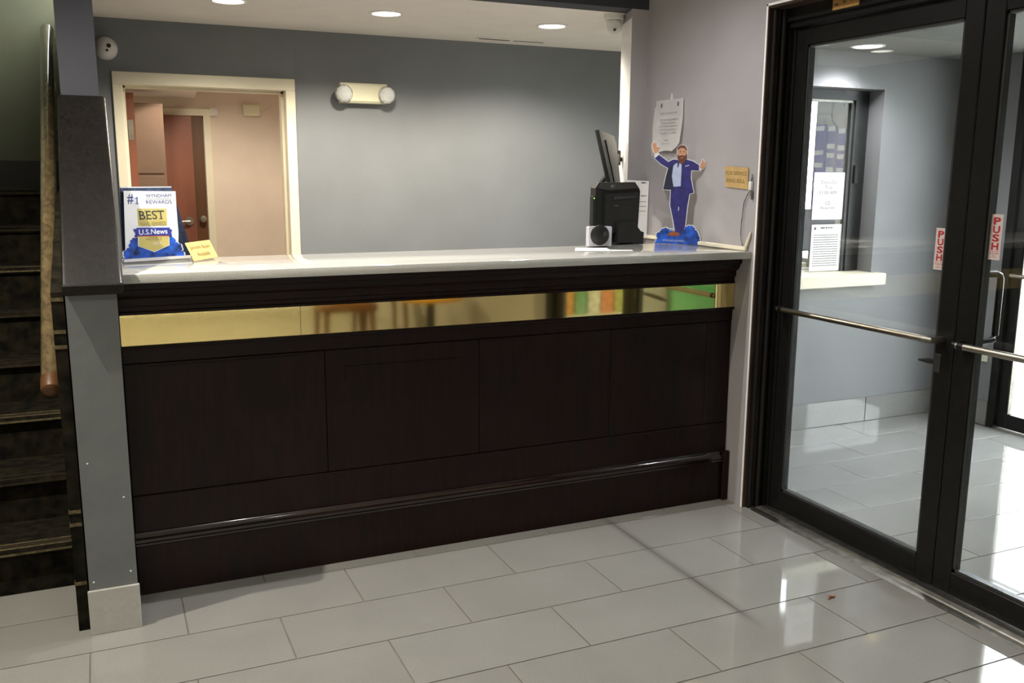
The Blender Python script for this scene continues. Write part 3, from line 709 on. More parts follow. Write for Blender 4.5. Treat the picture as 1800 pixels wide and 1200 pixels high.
tag(sl, 'cream sill shelf below the ticket window in the vestibule', 'sill'); 
def wall_paper(name, x0, x1, z0, z1, y, lab, lines, grp=None):
    t = thing(name, ((x0 + x1) / 2, y, z0), lab, 'paper')
    O = Vector((x0, y, z0)); u = Vector((1, 0, 0)); v = Vector((0, 0, 1)); n = Vector((0, -1, 0))
    MB().prism([(0, 0), (x1 - x0, 0), (x1 - x0, z1 - z0), (0, z1 - z0)], O, u, v, n, 0, .0008).build('sheet', M['paper'], t)
    return t, O, u, v, n
t, O, u, v, n = wall_paper('check_out_notice', 3.79, 4.03, 1.272, 1.557, 1.3365, 'white check-out time notice taped inside the ticket window, upper sheet', None)
for s_, a_, w_, z_ in (('Check-Out', .055, .125, .215), ('Time', .09, .055, .183), ('11:00 AM', .05, .13, .152), ('I.D.', .10, .045, .088), ('Required', .065, .105, .058)):
    text('print', s_, M['ink'], t, O + u * a_ + v * z_, u, v, n, w_, .022, .0012)
t, O, u, v, n = wall_paper('policy_notice', 3.795, 4.035, .955, 1.242, 1.3365, 'white sheet of small print in ticket window below the check-out notice', None)
dashes('small_print', [(.07, .17, .262, .008), (.02, .035, .255, .016)] + [(.02, .215, .22 - .0145 * k, .0045) for k in range(14)], M['ink_grey'], t, O, u, v, n, .0012)
# dark printer on the sill, stuff in office behind
pr = thing('label_printer', (4.03, 1.42, .95), 'small black device standing at right inside the ticket window', 'printer')
MB().box(4.0, 4.12, 1.385, 1.455, .951, 1.10, bev=.008, seg=2).build('body', M['black_plastic'], pr, True)
MB().box(4.02, 4.10, 1.3835, 1.3865, 1.03, 1.075).build('panel', M['grey_plastic'], pr)
bd = thing('poster_board', (4.8, 2.2, 1.3), 'blue posters with white captions on the office wall through the ticket window', 'poster board')
for k, (ya, yb, z0, z1) in enumerate(((2.165, 2.255, 1.42, 1.87), (2.265, 2.365, 1.42, 1.89), (2.375, 2.49, 1.25, 1.91))):
    p = box('poster', M['screen_blue'], (4.808, 4.8195, ya, yb, z0, z1), bd, bev=.001)
    O = Vector((4.808, yb, z0)); u = Vector((0, -1, 0)); v = Vector((0, 0, 1)); n = Vector((-1, 0, 0)); w = yb - ya; h = z1 - z0
    c = MB()
    for zf in (.02, .30, .52, .66, .93):
        c.prism([(w * .1, h * zf), (w * .85, h * zf), (w * .85, h * zf + .035), (w * .1, h * zf + .035)], O, u, v, n, 0, .001)
    c.build('caption', M['white_print'], p)['kind'] = 'stuff'
wd = thing('office_desk', (4.2, 2.3, 0), 'pale desk seen low through the ticket window', 'desk')
box('desk_top', M['cream_trim'], (3.35, 4.79, 1.75, 2.45, .80, .84), wd, bev=.004)
for x in (3.4, 4.72): box('leg', M['grey_plastic'], (x, x + .05, 1.8, 2.4, .005, .80), wd)
for k in range(3):
    tag(MB().box(3.95 + .04 * k, 4.28 + .03 * k, 1.85 + .06 * k, 2.05 + .06 * k, .841 + .031 * k, .870 + .031 * k, bev=.002).build('paper_stack', M['paper'] if k % 2 else M['cream_trim']),
        ('lowest', 'middle', 'topmost')[k] + ' of the paper trays stacked on the desk through the ticket window', 'papers', 'paper trays on the office desk')
mo = thing('desk_monitor', (4.35, 2.15, .84), 'dark office monitor on the desk behind the notices', 'monitor')
MB().box(4.42, 4.70, 2.10, 2.13, 1.0, 1.30, bev=.006).build('screen', M['black_plastic'], mo)
MB().box(4.54, 4.58, 2.13, 2.15, .845, 1.1).build('stand', M['black_plastic'], mo)
MB().box(4.47, 4.66, 2.06, 2.2, .841, .852, bev=.003).build('base', M['black_plastic'], mo)
dl = thing('desk_lamp', (3.84, 2.2, .84), 'desk lamp with round white shade through ticket window left', 'lamp')
MB().lathe([(0, 0), (.06, 0), (.06, .012), (.01, .02), (.01, .36), (0, .36)], (3.72, 2.3, .841), (0, 0, 1)).build('stand', M['white_plastic'], dl, True)
MB().lathe([(0, -.07), (.04, -.06), (.068, -.02), (.07, .01), (.05, .05), (0, .07)], (3.72, 2.3, 1.24), (0, 0, 1)).build('shade', M['lamp_glow_cool'], dl, True)
cbl = MB().tube([(4.02 + .05 * math.cos(a_), 1.42, 1.93 + .09 * math.sin(a_)) for a_ in [PI * .1 + k * .3 for k in range(16)]], .005, 8).build('cable_loop', M['grey_plastic'])
tag(cbl, 'grey cable loop hanging at the top right inside the ticket window', 'cable')
# ================================================================== THINGS ON THE WALL (X = 2.5)
def on_wall(name, y_left, z0, lab, cat, tilt=0):
    t = thing(name, (2.499, y_left, z0), lab, cat)
    O = Vector((2.4992, y_left, z0)); c, s = math.cos(tilt), math.sin(tilt)
    return t, O, Vector((0, -c, s)), Vector((0, s, c)), Vector((-1, 0, 0))
# curled notice
t, O, u, v, n = on_wall('paper_notice', 1.085, 1.655, 'curled white paper notice taped on wall above the cutout figure', 'paper')
def curl_sheet(w0, w1, h, rows=12, cols=8, lift=.03, narrow=.55, shift=0, off=0.0):
    bm = bmesh.new(); g = []
    for i in range(rows + 1):
        f_ = i / rows; z = h * (1 - f_)
        nar = 1 - max(0, (f_ - .82) / .18) ** 1.6 * narrow
        row = []
        for j in range(cols + 1):
            c = j / cols
            y = shift + w0 + (w1 - w0) * (c if f_ < .82 else (.5 + (c - .5) * nar)) + .010 * math.sin(f_ * 4.2) * (c - .4)
            dz = z + (0.006 * math.sin(c * 3) if i == rows else 0)
            l = off + .004 + lift * (f_ ** 2) * .5 + .010 * abs(c - .5) * 2 * (1 - abs(f_ - .5)) + .003 * math.sin(f_ * 5 + 1) ** 2 * c
            row.append(bm.verts.new(O + u * y + v * dz + n * l))
        g.append(row)
    for i in range(rows):
        for j in range(cols): bm.faces.new((g[i][j], g[i][j + 1], g[i + 1][j + 1], g[i + 1][j]))
    bmesh.ops.solidify(bm, geom=bm.faces[:], thickness=.0006)
    m_ = MB(); m_.bm.free(); m_.bm = bm; return m_
curl_sheet(.0, .245, .258).build('sheet', M['paper'], t)
curl_sheet(-.018, .20, .225, narrow=.3, off=-.003, lift=.012).build('sheet', M['paper'], t)
def nz(f_, c): return .004 + .03 * (f_ ** 2) * .5 + .010 * abs(c - .5) * 2 * (1 - abs(f_ - .5)) + .003 * math.sin(f_ * 5 + 1) ** 2 * c
def print_line(yc0, yc1, f_, hgt, nm='small_print'):
    mb = MB(); x = yc0; rnd = random.Random(int(f_ * 1000))
    while x < yc1:
        wl = min(rnd.uniform(.006, .018), yc1 - x); c = (x + wl / 2) / .245
        zc = .258 * (1 - f_)
        mb.prism([(x, zc), (x + wl, zc), (x + wl, zc + hgt), (x, zc + hgt)], O, u, v, n, nz(f_, c) + .0016, nz(f_, c) + .0020); x += wl + .004
    return mb
mb = MB(); mb.bm.free(); mb.bm = bmesh.new()
lines = MB()
for f_, a_, b_, hgt in ((.27, .045, .195, .008), (.39, .045, .205, .007), (.455, .06, .19, .007), (.52, .045, .205, .007), (.585, .05, .20, .007), (.65, .05, .20, .007), (.79, .10, .13, .006), (.85, .07, .14, .005)):
    print_line(a_, b_, f_, hgt).build('print_line', M['ink_soft'], t)
for a_ in (.045, .195):
    zc = .258 * .86
    MB().prism([(a_, zc), (a_ + .012, zc), (a_ + .014, zc + .02), (a_ + .002, zc + .02)], O, u, v, n, nz(.12, a_ / .245) + .0018, nz(.12, a_ / .245) + .0024).build('emblem', M['ink_grey'], t)
MB().prism([(.118, .252), (.142, .252), (.138, .285), (.125, .288)], O, u, v, n, .0004, .0045).build('tape', M['white_print'], t)

# kraft sign
t, O, u, v, n = on_wall('kraft_sign', .492, 1.488, 'brown card reading FOR SERVICE RING BELL on the right wall', 'sign', tilt=-.03)
MB().prism([(.012, 0), (.176, -.004), (.170, .092), (0, .094)], O, u, v, n, .002, .0045).build('card', M['kraft'], t)
text('print', 'FOR SERVICE', M['ink_olive'], t, O + u * .012 + v * .056, u, v, n, .15, .017, .005, bold=.01)
text('print', 'RING BELL', M['ink_olive'], t, O + u * .018 + v * .022, u, v, n, .135, .018, .005, bold=.01)
# bell push with its wire
bl = thing('bell_push', (2.497, .292, 1.49), 'small white bell push on the wall edge with hanging wire', 'bell push')
MB().box(2.483, 2.499, .281, .301, 1.475, 1.515, bev=.004, seg=2).build('button_housing', M['white_plastic'], bl, True)
MB().tube([(2.492, .288, 1.515), (2.490, .283, 1.53), (2.493, .287, 1.545)], .003, 8).build('wire_nut', M['grey_plastic'], bl)
MB().box(2.488, 2.499, .277, .285, 1.435, 1.472, bev=.001).build('bracket', M['steel_dull'], bl)
MB().tube([(2.492, .292, 1.476), (2.492, .315, 1.452), (2.492, .334, 1.42), (2.491, .338, 1.38), (2.490, .342, 1.33), (2.489, .342, 1.28), (2.488, .336, 1.25), (2.487, .322, 1.226)], .0022, 8).build('wire', M['ink_grey'], bl, True)
cd = tag(MB().tube([(2.49, .31, 1.208), (2.492, .300, 1.23), (2.493, .286, 1.265), (2.494, .278, 1.29)], [.008, .008, .007, .003], 8).build('cable_conduit', M['cream_trim'], smooth=True), 'short cream conduit stub in the corner at the worktop end', 'conduit')
# long price sheet beside terminal
ps = thing('price_sheet', (2.44, 1.16, 1.205), 'tall white printed sheet standing behind the black terminal', 'paper')
O = Vector((2.378, 1.186, 1.206)); u = Vector((.118, -.044, 0)).normalized(); v = Vector((0, 0, 1)); n = Vector((-.35, -.93, 0)).normalized()
MB().prism([(0, 0), (.122, 0), (.126, .299), (0, .306)], O, u, v, n, 0, .001).build('sheet', M['paper'], ps)
dashes('small_print', [(.085, .115, .287, .007), (.085, .115, .22, .005), (.06, .115, .19, .003), (.06, .115, .165, .003), (.06, .115, .14, .003)], M['ink_grey'], ps, O, u, v, n, .0014)

# ================================================================== THINGS ON THE WORKTOP
# black point of sale terminal seen from behind
ZT = 1.2035
pt = thing('payment_terminal', (2.12, .88, ZT), 'black touch terminal seen from behind on the worktop', 'terminal')
BP = M['black_plastic']
MB().prism([(0, .008), (.0, .272), (.018, .298), (.222, .300), (.245, .272), (.252, .258), (.246, .10), (.240, .008)], (2.004, .835, ZT), (1, .02, 0), (0, 0, 1), (0, 1, 0), 0, .05).build('rear_shell', BP, pt)
MB().prism([(.045, .06), (.048, .245), (.228, .252), (.236, .235), (.228, .09), (.20, .05)], (2.004, .835, ZT), (1, .02, 0), (0, 0, 1), (0, -1, 0), 0, .018).build('raised_panel', BP, pt)
o = MB().prism([(.01, .272), (.026, .294), (.218, .296), (.236, .272), (.065, .262)], (2.004, .835, ZT), (1, .02, 0), (0, 0, 1), (0, -1, 0), 0, .008).build('top_bevel', M['grey_plastic'], pt)
MB().prism([(.075, .278), (.092, .274), (.106, .284), (.088, .291)], (2.004, .835, ZT), (1, .02, 0), (0, 0, 1), (0, -1, 0), .0075, .0085).build('sticker', M['ink_grey'], pt)
MB().box(2.012, 2.235, .885, .90, ZT + .02, ZT + .285, bev=.004).build('screen_edge', M['grey_plastic'], pt)
MB().box(2.07, 2.225, .7665, .835, ZT + .215, ZT + .232, bev=.004).build('vent_lip', BP, pt) if False else None
MB().prism([(.09, .232), (.215, .238), (.222, .225), (.092, .218)], (2.004, .8165, ZT), (1, .02, 0), (0, 0, 1), (0, -1, 0), 0, .003).build('vent_slot', M['ink'], pt)
MB().prism([(0, 0), (.145, 0), (.148, .058), (.128, .066), (.115, .082), (.09, .11), (0, .11)], (2.112, .80, ZT), (1, 0, 0), (0, 0, 1), (0, 1, 0), 0, .085).build('foot', BP, pt)
MB().box(2.03, 2.20, .80, .93, ZT, ZT + .012, bev=.003).build('base_plate', BP, pt)
cr_ = MB().box(1.986, 2.006, .825, .86, ZT + .095, ZT + .235, bev=.003).build('card_reader', BP, pt)
MB().box(1.989, 1.993, .823, .826, ZT + .222, ZT + .227).build('indicator', M['led_green'], cr_)
text('logo', 'logo', M['ink_grey'], pt, (2.10, .8165, ZT + .185), (1, 0, 0), (0, 0, 1), (0, -1, 0), .022, .005, .001) if False else MB().box(2.098, 2.118, .8158, .8172, ZT + .186, ZT + .190).build('badge', M['ink_grey'], pt)

# silver square finger/biometric camera with black disc
wr = thing('webcam', (1.965, .70, ZT), 'small silver square device with a black disc face by the terminal', 'device')
o = MB().prism([(0, .006), (.118, .006), (.118, .094), (.112, .098), (.003, .098), (0, .094)], (1.898, .70, ZT), (1, -.06, 0), (0, 0, 1), (0, 1, 0), 0, .028).build('housing', M['silver_plastic'], wr)
MB().lathe([(0, 0), (.047, 0), (.047, .006), (.042, .010), (.02, .014), (0, .015)], (1.953, .697, ZT + .058), (-.06, -1, 0), 32).build('disc', M['black_plastic'], wr, True)
MB().lathe([(0, .0), (.012, .0), (.011, .018), (0, .019)], (1.975, .697, ZT + .064), (-.06, -1, 0), 16).build('lens', M['grey_plastic'], wr)
MB().box(1.932, 1.982, .694, .699, ZT + .008, ZT + .022).build('tab', M['white_print'], wr)
MB().box(1.915, 2.0, .698, .745, ZT, ZT + .007, bev=.002).build('foot', BP, wr)
# loose papers
pp = tag(MB().prism([(1.83, .705), (1.755, .565), (2.005, .478), (2.02, .52), (1.93, .56), (1.97, .66)], (0, 0, 0), (1, 0, 0), (0, 1, 0), (0, 0, 1), ZT, ZT + .0015).build('loose_paper', M['paper']), 'white paper lying on the worktop in front of the silver device', 'paper')

# office monitor behind, tilted
sm_ = thing('office_monitor', (2.3, 1.25, 1.45), 'thin black monitor tilted above the payment terminal', 'monitor')
TL, TR, BR, BL = Vector((2.098, 1.0, 1.756)), Vector((2.363, 1.30, 1.738)), Vector((2.397, 1.28, 1.478)), Vector((2.205, 1.05, 1.478))
def quad_slab(name, cs, nrm, t0, t1, m_, par):
    mb = MB(); A = [mb.bm.verts.new(c + nrm * t0) for c in cs]; B = [mb.bm.verts.new(c + nrm * t1) for c in cs]
    mb.bm.faces.new(A); mb.bm.faces.new(B[::-1])
    for i in range(4): j = (i + 1) % 4; mb.bm.faces.new((A[j], A[i], B[i], B[j]))
    return mb.build(name, m_, par)
nr = (TR - TL).cross(BL - TL).normalized()
if nr.y > 0: nr = -nr
quad_slab('rear_cover', (TL, TR, BR, BL), nr, -.004, .008, BP, sm_)
e1 = (TR - TL).normalized()
quad_slab('screen_bezel', (TL - e1 * .004, TR, BR, BL - e1 * .004), nr, -.012, -.004, M['grey_plastic'], sm_)
quad_slab('rear_bulge', (TL.lerp(TR, .3).lerp(BL, .15), TR.lerp(BR, .10), BR.lerp(BL, .1), BL.lerp(BR, .35)), nr, .008, .013, BP, sm_)
q = MB().tube([(2.27, 1.15, 1.56), (2.24, 1.19, 1.50), (2.24, 1.19, 1.30), (2.24, 1.12, .775)], .016); q.box(2.15, 2.33, 1.04, 1.145, .761, .775)
q.build('stand', BP, sm_)
cl = thing('arm_clamp', (2.42, 1.355, 1.59), 'small black bracket with a slot between monitor and bright post edge', 'bracket')
MB().box(2.402, 2.436, 1.335, 1.375, 1.587, 1.668, bev=.006, seg=2).build('body', BP, cl)
MB().box(2.413, 2.426, 1.3335, 1.3365, 1.602, 1.648, bev=.001).build('slot', M['steel_dull'], cl)
MB().cyl((2.43, 1.352, 1.62), (2.451, 1.352, 1.62), .012).build('mount', BP, cl)

# promotional easel card on the left of the worktop
R22 = math.radians(22); LN = math.radians(12)
O = Vector((-.105, .70, 1.2045)); u = Vector((math.cos(R22), math.sin(R22), 0)); v = Vector((-.0779, .1928, .9781)); n = u.cross(v).normalized()
if n.y > 0: n = -n
pc = thing('promo_card', O, 'white and blue rewards easel card standing at left end of worktop', 'display card')
back = n * -1
# acrylic style foot strip and navy back leg
MB().prism([(-.006, -.002), (.262, -.002), (.262, .010), (-.006, .010)], O, u, Vector((0, 0, 1)), n, -.004, .012).build('foot_strip', M['white_print'], pc)
topL = O + u * .028 + v * .284; topR = O + u * .232 + v * .284; bR = O + u * .288 + Vector((.0, .105, .0)); bL = O + u * .03 + Vector((-.03, .12, .0))
hn = Vector((.2, -.97, .1)).normalized()
quad_slab('back_leg', (topL, topR, bR, bL), hn, -.002, 0, M['navy_card'], pc)
quad_slab('top_band', (O + u * .032 + v * .268, O + u * .236 + v * .268, topR, topL), n, -.001, .0005, M['navy_card'], pc)
MB().prism([(.028, .283), (.232, .283), (.232, .287), (.028, .287)], O, u, v, n, -.002, .002).build('top_edge', M['white_print'], pc)
MB().prism([(.040, .272), (.247, .268), (.240, .20), (.232, .10), (.225, .062), (.24, .0), (.005, .0)], O, u, v, n, .0, .0012).build('front_sheet', M['white_print'], pc)
cloud = [(-.0004, 0), (.0056, .0181), (.0029, .0306), (.013, .0454), (.0294, .0507), (.034, .072), (.041, .0842), (.0542, .0882), (.0664, .0861), (.1882, .0802), (.2085, .0825), (.209, .062), (.2247, .0592), (.2343, .0457), (.2301, .030), (.2407, .0131), (.2429, 0)]
def scallop(poly, lim=.007, amp=.32):
    out = []
    for i, a_ in enumerate(poly):
        out.append(a_); b_ = poly[(i + 1) % len(poly)]
        ex, ey = b_[0] - a_[0], b_[1] - a_[1]; l = math.hypot(ex, ey)
        if l > lim and not (a_[1] < .001 and b_[1] < .001):
            k_ = max(1, int(l / .013)); 
            for j in range(k_):
                for f_ in (.25, .5, .75):
                    t_ = (j + f_) / k_; h_ = amp * (l / k_) * (math.sin(PI * f_) ** .8)
                    out.append((a_[0] + ex * t_ - ey / l * h_, max(0, a_[1] + ey * t_ + ex / l * h_)))
                if j < k_ - 1: out.append((a_[0] + ex * (j + 1) / k_, a_[1] + ey * (j + 1) / k_))
    return out
def grow(poly, d):
    cx_ = sum(p[0] for p in poly) / len(poly); cy_ = sum(p[1] for p in poly) / len(poly); r_ = []
    for a_, b_ in poly:
        l = math.hypot(a_ - cx_, b_ - cy_); r_.append((cx_ + (a_ - cx_) * (l + d) / l, max(0, cy_ + (b_ - cy_) * (l + d) / l)))
    return r_
cloud = scallop(cloud)
MB().prism(grow(cloud, .005), O, u, v, n, .0012, .002).build('cloud_edge', M['white_print'], pc)
MB().prism(cloud, O, u, v, n, .002, .0032).build('blue_cloud', M['cloud_blue'], pc)
def P(nm, pts, m_, t0): return MB().prism(pts, O, u, v, n, t0, t0 + .0004).build(nm, m_, pc)
P('gold_square', [(.0804, .2026), (.1978, .1997), (.1902, .1329), (.0744, .1357)], M['gold_print'], .0014)
P('ribbon_tail', [(.052, .1235), (.070, .1245), (.070, .0935), (.0518, .093), (.060, .108)], M['royal'], .0034)
P('ribbon_tail', [(.190, .1175), (.2074, .1162), (.2006, .1053), (.202, .0876), (.188, .088)], M['royal'], .0034)
P('shield_edge', grow([(.0697, .099), (.1884, .0944), (.1834, .0549), (.1219, .0345), (.0635, .0582)], .003), M['white_print'], .0034)
P('shield', [(.0697, .0969), (.1884, .0914), (.1834, .0549), (.1219, .0345), (.0635, .0582)], M['gold_print'], .0039)
P('ribbon', [(.0653, .1285), (.1987, .124), (.193, .0925), (.061, .0970)], M['royal'], .0044)
P('red_line', [(.061, .0975), (.193, .093), (.193, .0915), (.061, .0955)], M['red_ink'], .0049)
sk = Vector((-.02, 0, 0))
def T(s_, a_, b_, w_, h_, m_, t0, shear=0, bold=0): return text('print', s_, m_, pc, O + u * a_ + v * b_, u, v, n, w_, h_, t0, shear, bold)
T('#', .0470, .2205, .026, .038, M['navy_ink'], .0018, .15, .008); P('numeral', [(.0765, .2200), (.0905, .2198), (.0908, .2225), (.0868, .2226), (.0898, .2472), (.0862, .2474), (.0782, .2420), (.0786, .2392), (.0846, .2426), (.0824, .2227), (.0768, .2228)], M['navy_ink'], .0014)
T('WYNDHAM', .1224, .2450, .103, .0130, M['navy_ink'], .0018); T('REWARDS', .1205, .2195, .103, .0140, M['navy_ink'], .0018)
P('rule', [(.120, .2402), (.226, .2385), (.226, .2378), (.120, .2395)], M['ink_grey'], .0014)
T('BEST', .0850, .1590, .1, .034, M['ink'], .0022, 0, .006); T('TRAVEL REWARDS', .0800, .1335, .106, .0165, M['ink_olive'], .0022)
for a_, b_, w_ in ((.0825, .1590, .008), (.0825, .1908, .008), (.1085, .1590, .006), (.1085, .1908, .006), (.1625, .1590, .013)):    # slab serifs
    P('serif', [(a_, b_), (a_ + w_, b_), (a_ + w_, b_ + .0024), (a_, b_ + .0024)], M['ink'], .0019)
for a_ in (.1555, .1828): P('serif', [(a_, .1860), (a_ + .0024, .1860), (a_ + .0024, .1930), (a_, .1930)], M['ink'], .0019)
T('U.S.News', .0715, .1005, .114, .0205, M['white_print'], .0052, .1, .014)
T('HOTELS', .0960, .0772, .062, .0115, M['ink_olive'], .0047); T('2017', .1200, .0600, .036, .0095, M['white_print'], .0047)

# yellow folded card
u2 = Vector((.5717, .8205, 0)); v2 = Vector((-.4274, .2978, .8536)); n2 = Vector((.70, -.488, .521)); n2.normalize()
O2 = Vector((.137, .645, ZT + .001))
yc = thing('yellow_card', O2, 'small yellow handwritten card leaning beside the rewards easel card', 'card')
hn = -n2 if n2.z < 0 else n2
MB().prism([(.0095, 0), (.1946, 0), (.2068, .0792), (.0214, .0801)], O2, u2, v2, hn, -.001, .0003).build('card_face', M['yellow_card'], yc)
MB().prism([(.09, 0), (.13, 0), (.13, .030), (.09, .030)], O2 - Vector((n2.x, n2.y, 0)).normalized() * .040, u2, Vector((.28, -.195, .94)).normalized(), hn, -.001, 0).build('strut', M['yellow_card'], yc)
text('print', 'Jacuzzi', M['ink_olive'], yc, O2 + u2 * .032 + v2 * .045, u2, v2, hn, .080, .019, .0012)
text('print', 'Room', M['ink_olive'], yc, O2 + u2 * .124 + v2 * .046, u2, v2, hn, .058, .017, .0012)
text('print', 'Available', M['ink_olive'], yc, O2 + u2 * .058 + v2 * .016, u2, v2, hn, .095, .018, .0012)

# bearded man cutout standee
O = Vector((2.35, .852, ZT)); u = Vector((.5836, -.812, 0)); v = Vector((0, 0, 1)); n = Vector((-.812, -.5836, 0))
sd = thing('cutout_figure', O, 'cardboard cutout of bearded man in navy suit with raised arms on blue cloud', 'cutout')
cloud = [(.0092, 0), (.026, .0266), (.0158, .0413), (.0211, .0513), (.0331, .0518), (.039, .0648), (.0523, .0728), (.0722, .0735), (.0845, .0627), (.0965, .0617), (.1127, .0504), (.148, .0517), (.1528, .069), (.1626, .0768), (.1723, .0868), (.1892, .0903), (.2049, .0857), (.2132, .0713), (.2252, .0621), (.2296, .0497), (.2350, .0428), (.2370, .0284), (.2380, 0)]
jacket = [(-.0084, .417), (.0148, .4331), (.0635, .3987), (.0904, .4111), (.1099, .4096), (.1339, .3915), (.1586, .4096), (.1872, .4024), (.2262, .3808), (.225, .3578), (.1822, .3591), (.1815, .3228), (.1991, .2519), (.1748, .2456), (.1392, .264), (.0924, .2633), (.0425, .2662), (.0544, .3291), (.0646, .3695), (.0284, .3877)]
trous = [(.0822, .2632), (.1353, .264), (.1785, .2486), (.1697, .184), (.1621, .0879), (.1441, .0516), (.1123, .06), (.1025, .1081), (.0819, .1893)]
head = [(.11, .4458), (.11, .4639), (.1188, .4747), (.1326, .4775), (.1482, .473), (.1564, .46), (.1575, .4348), (.1524, .4096), (.1334, .4024), (.1152, .4132)]
handl = [(-.0152, .494), (-.0110, .4955), (-.0075, .480), (-.0040, .4925), (.0005, .490), (-.0005, .4742), (.0094, .4700), (.019, .4696), (.0116, .4573), (.0089, .4449), (-.0036, .439), (-.0140, .4500), (-.0200, .4640), (-.0225, .4830)]
handr = [(.2244, .3701), (.2281, .3895), (.2350, .398), (.2362, .411), (.2409, .4081), (.2421, .3986), (.2594, .4008), (.2560, .3945), (.2590, .3905), (.2520, .3840), (.2454, .3737), (.2368, .3651)]
def offset(poly, d):   # outward offset of a polygon
    A = sum(poly[i][0] * poly[(i + 1) % len(poly)][1] - poly[(i + 1) % len(poly)][0] * poly[i][1] for i in range(len(poly)))
    s_ = 1 if A > 0 else -1; r_ = []
    for i in range(len(poly)):
        a_, b_, c_ = Vector(poly[i - 1]), Vector(poly[i]), Vector(poly[(i + 1) % len(poly)])
        e = (b_ - a_).normalized(); f_ = (c_ - b_).normalized(); m_ = Vector((e.y + f_.y, -e.x - f_.x)) * s_
        if m_.length < 1e-4: m_ = Vector((e.y, -e.x)) * s_
        m_.normalize(); q = b_ + m_ * d; r_.append((q.x, max(0, q.y)))
    return r_
cloud = scallop(cloud, .006, .30)
white = MB()
for pl in (cloud, jacket, trous, head, handl, handr): white.prism(offset(pl, .0042), O, u, v, n, -.0025, .0)
white.build('board', M['white_print'], sd)
def Q(nm, pts, m_, k): return MB().prism(pts, O, u, v, n, .0, .0005 * k).build(nm, m_, sd)
Q('blue_cloud', cloud, M['cloud_blue'], 1)
Q('trousers', trous, M['suit'], 2); Q('shoes', [(.0732, .0473), (.0887, .0569), (.1044, .062), (.1163, .058), (.1363, .0513), (.1351, .0408), (.1053, .0388), (.0775, .04)], M['shoe'], 3)
Q('jacket', jacket, M['suit'], 3)
Q('jacket_lining', [(.0647, .3673), (.0866, .3878), (.0858, .3293), (.0962, .2648), (.0425, .2662), (.0544, .3291)], M['suit_dark'], 4)
Q('shirt', [(.1029, .3914), (.1183, .3936), (.134, .3879), (.133, .2822), (.0956, .2795), (.0858, .3293), (.0916, .3805)], M['shirt'], 5)
Q('necktie', [(.114, .394), (.122, .393), (.119, .380), (.115, .370), (.111, .379)], M['suit'], 6)
Q('pocket_square', [(.152, .379), (.172, .385), (.170, .381), (.153, .376)], M['white_print'], 5)
Q('cuff', [(-.010, .432), (.010, .448), (.016, .434), (-.005, .418)], M['white_print'], 4); Q('cuff', [(.2215, .3835), (.2330, .3820), (.2340, .360), (.2225, .359)], M['white_print'], 4)
Q('hand', handl, M['skin'], 5); Q('hand', handr, M['skin'], 5)
Q('face', head, M['skin'], 6)
Q('hair', [(.1097, .4531), (.1099, .4661), (.1188, .4761), (.1326, .4789), (.1481, .4745), (.1572, .46), (.1576, .4514), (.1463, .4637), (.1231, .4653)], M['hair'], 7)
Q('beard', [(.1104, .435), (.1208, .4277), (.1345, .4313), (.1501, .4276), (.1581, .4384), (.157, .4096), (.1454, .3937), (.1317, .3879), (.1181, .3987), (.1111, .4169)], M['hair'], 7)
for a_ in (.122, .139): Q('eye', [(a_, .446), (a_ + .007, .446), (a_ + .007, .449), (a_, .449)], M['ink'], 7)
Q('mouth', [(.127, .4195), (.141, .4195), (.139, .4165), (.129, .4165)], M['red_small'], 8)
Q('leg_gap', [(.1235, .163), (.1275, .165), (.1290, .180), (.1255, .184)], M['white_print'], 3)
text('print', 'WYNDHAM REWARDS', M['shirt'], sd, O + u * .048 + v * .011, u, v, n, .115, .010, .001)

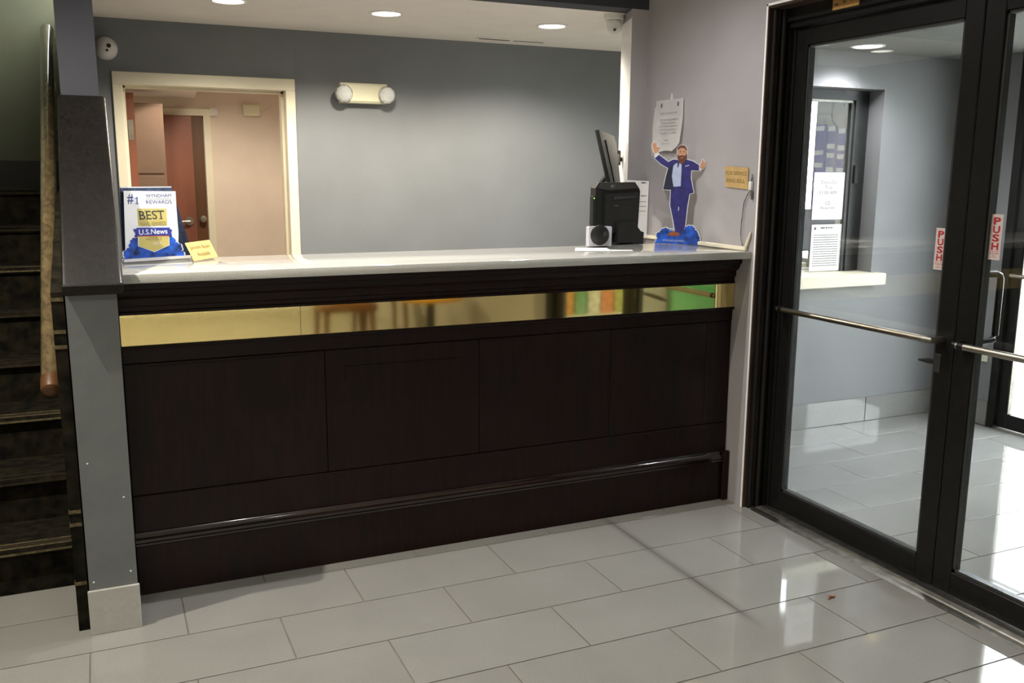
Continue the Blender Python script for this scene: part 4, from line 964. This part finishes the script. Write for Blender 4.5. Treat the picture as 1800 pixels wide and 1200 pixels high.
# ================================================================== LOBBY BEHIND THE CAMERA (mirrored in the brass strip)
def chair(loc, rz, lab):
    t = thing('lobby_chair', loc, lab, 'chair'); x, y, z = loc
    for sx, sy in ((-1, -1), (1, -1), (-1, 1), (1, 1)):
        MB().tube([(x + sx * .20, y + sy * .19, 0.001), (x + sx * .185, y + sy * .18, .42)], [.018, .026], 12).build('leg', M['chair_wood'], t, True)
    MB().box(x - .23, x + .23, y - .22, y + .22, .42, .49, bev=.02, seg=2).build('seat', M['chair_wood'], t, True)
    MB().box(x - .22, x + .22, y - .24, y - .205, .50, .95, bev=.012, seg=2).build('backrest', M['chair_wood'], t, True)
chair((1.62, -3.6, 0), 0, 'brown wooden lobby chair whose legs are mirrored left in the brass strip')
chair((2.12, -4.3, 0), 0, 'brown wooden lobby chair mirrored beside the greenish wall in the brass strip')
yt = thing('yellow_table', (2.15, -2.95, 0), 'small round yellow pedestal table mirrored in the brass strip', 'table')
MB().lathe([(0, 0), (.25, 0), (.25, .015), (.28, .02), (.28, .045), (0, .048)], (2.15, -2.95, .56), (0, 0, 1), 36).build('table_top', M['yellow_top'], yt, True)
MB().lathe([(0, 0), (.16, 0), (.15, .015), (.04, .03), (.032, .56), (0, .56)], (2.15, -2.95, .001), (0, 0, 1), 24).build('pedestal', M['black_metal'], yt, True)
bk = thing('brochure_rack', (3.1, -2.1, 0), 'brochure rack with coloured leaflets in the vestibule mirrored in brass', 'rack')
box('back_board', M['grey_plastic'], (2.75, 3.55, -2.19, -2.17, .15, 1.35), bk)
for k in range(4): box('shelf', M['white_plastic'], (2.75, 3.55, -2.17, -2.06, .20 + .29 * k, .215 + .29 * k), bk)
cols = [(.55, .16, .05), (.30, .32, .08), (.55, .60, .10), (.25, .45, .60), (.65, .30, .08), (.10, .30, .15), (.6, .6, .55)]
bm_ = [mat('leaflet_print', c, .5, noise=(25, .5)) for c in cols]
cnames = ['brick red', 'olive', 'lime', 'pale blue', 'orange', 'dark green', 'light grey']; nth = ['first', 'second', 'third', 'fourth', 'fifth', 'sixth', 'seventh']; rows_ = ['bottom', 'second', 'third', 'top']
for r in range(4):
    for k in range(7):
        x0 = 2.765 + k * .112
        tag(MB().box(x0, x0 + .10, -2.135, -2.12, .216 + .29 * r, .216 + .29 * r + .23, bev=.001).build('leaflet', bm_[(k + r * 3) % 7]), f"{cnames[(k + r * 3) % 7]} leaflet, {nth[k]} from the left on the {rows_[r]} shelf of the vestibule rack", 'leaflet', 'leaflets in the brochure rack')
gb = tag(MB().box(3.85, 4.45, -2.198, -2.15, .3, 1.5, bev=.01).build('notice_panel', M['green_box']), 'green notice panel on the vestibule end wall mirrored in the brass', 'panel')
tag(MB().tube([(2.19, -.665, .003), (2.205, -.655, .006), (2.222, -.66, .004), (2.235, -.650, .007)], [.002, .005, .004, .001], 8).build('dried_leaf', M['shoe']), 'tiny brown dried leaf scrap lying on the tiles before the glass doors', 'leaf')
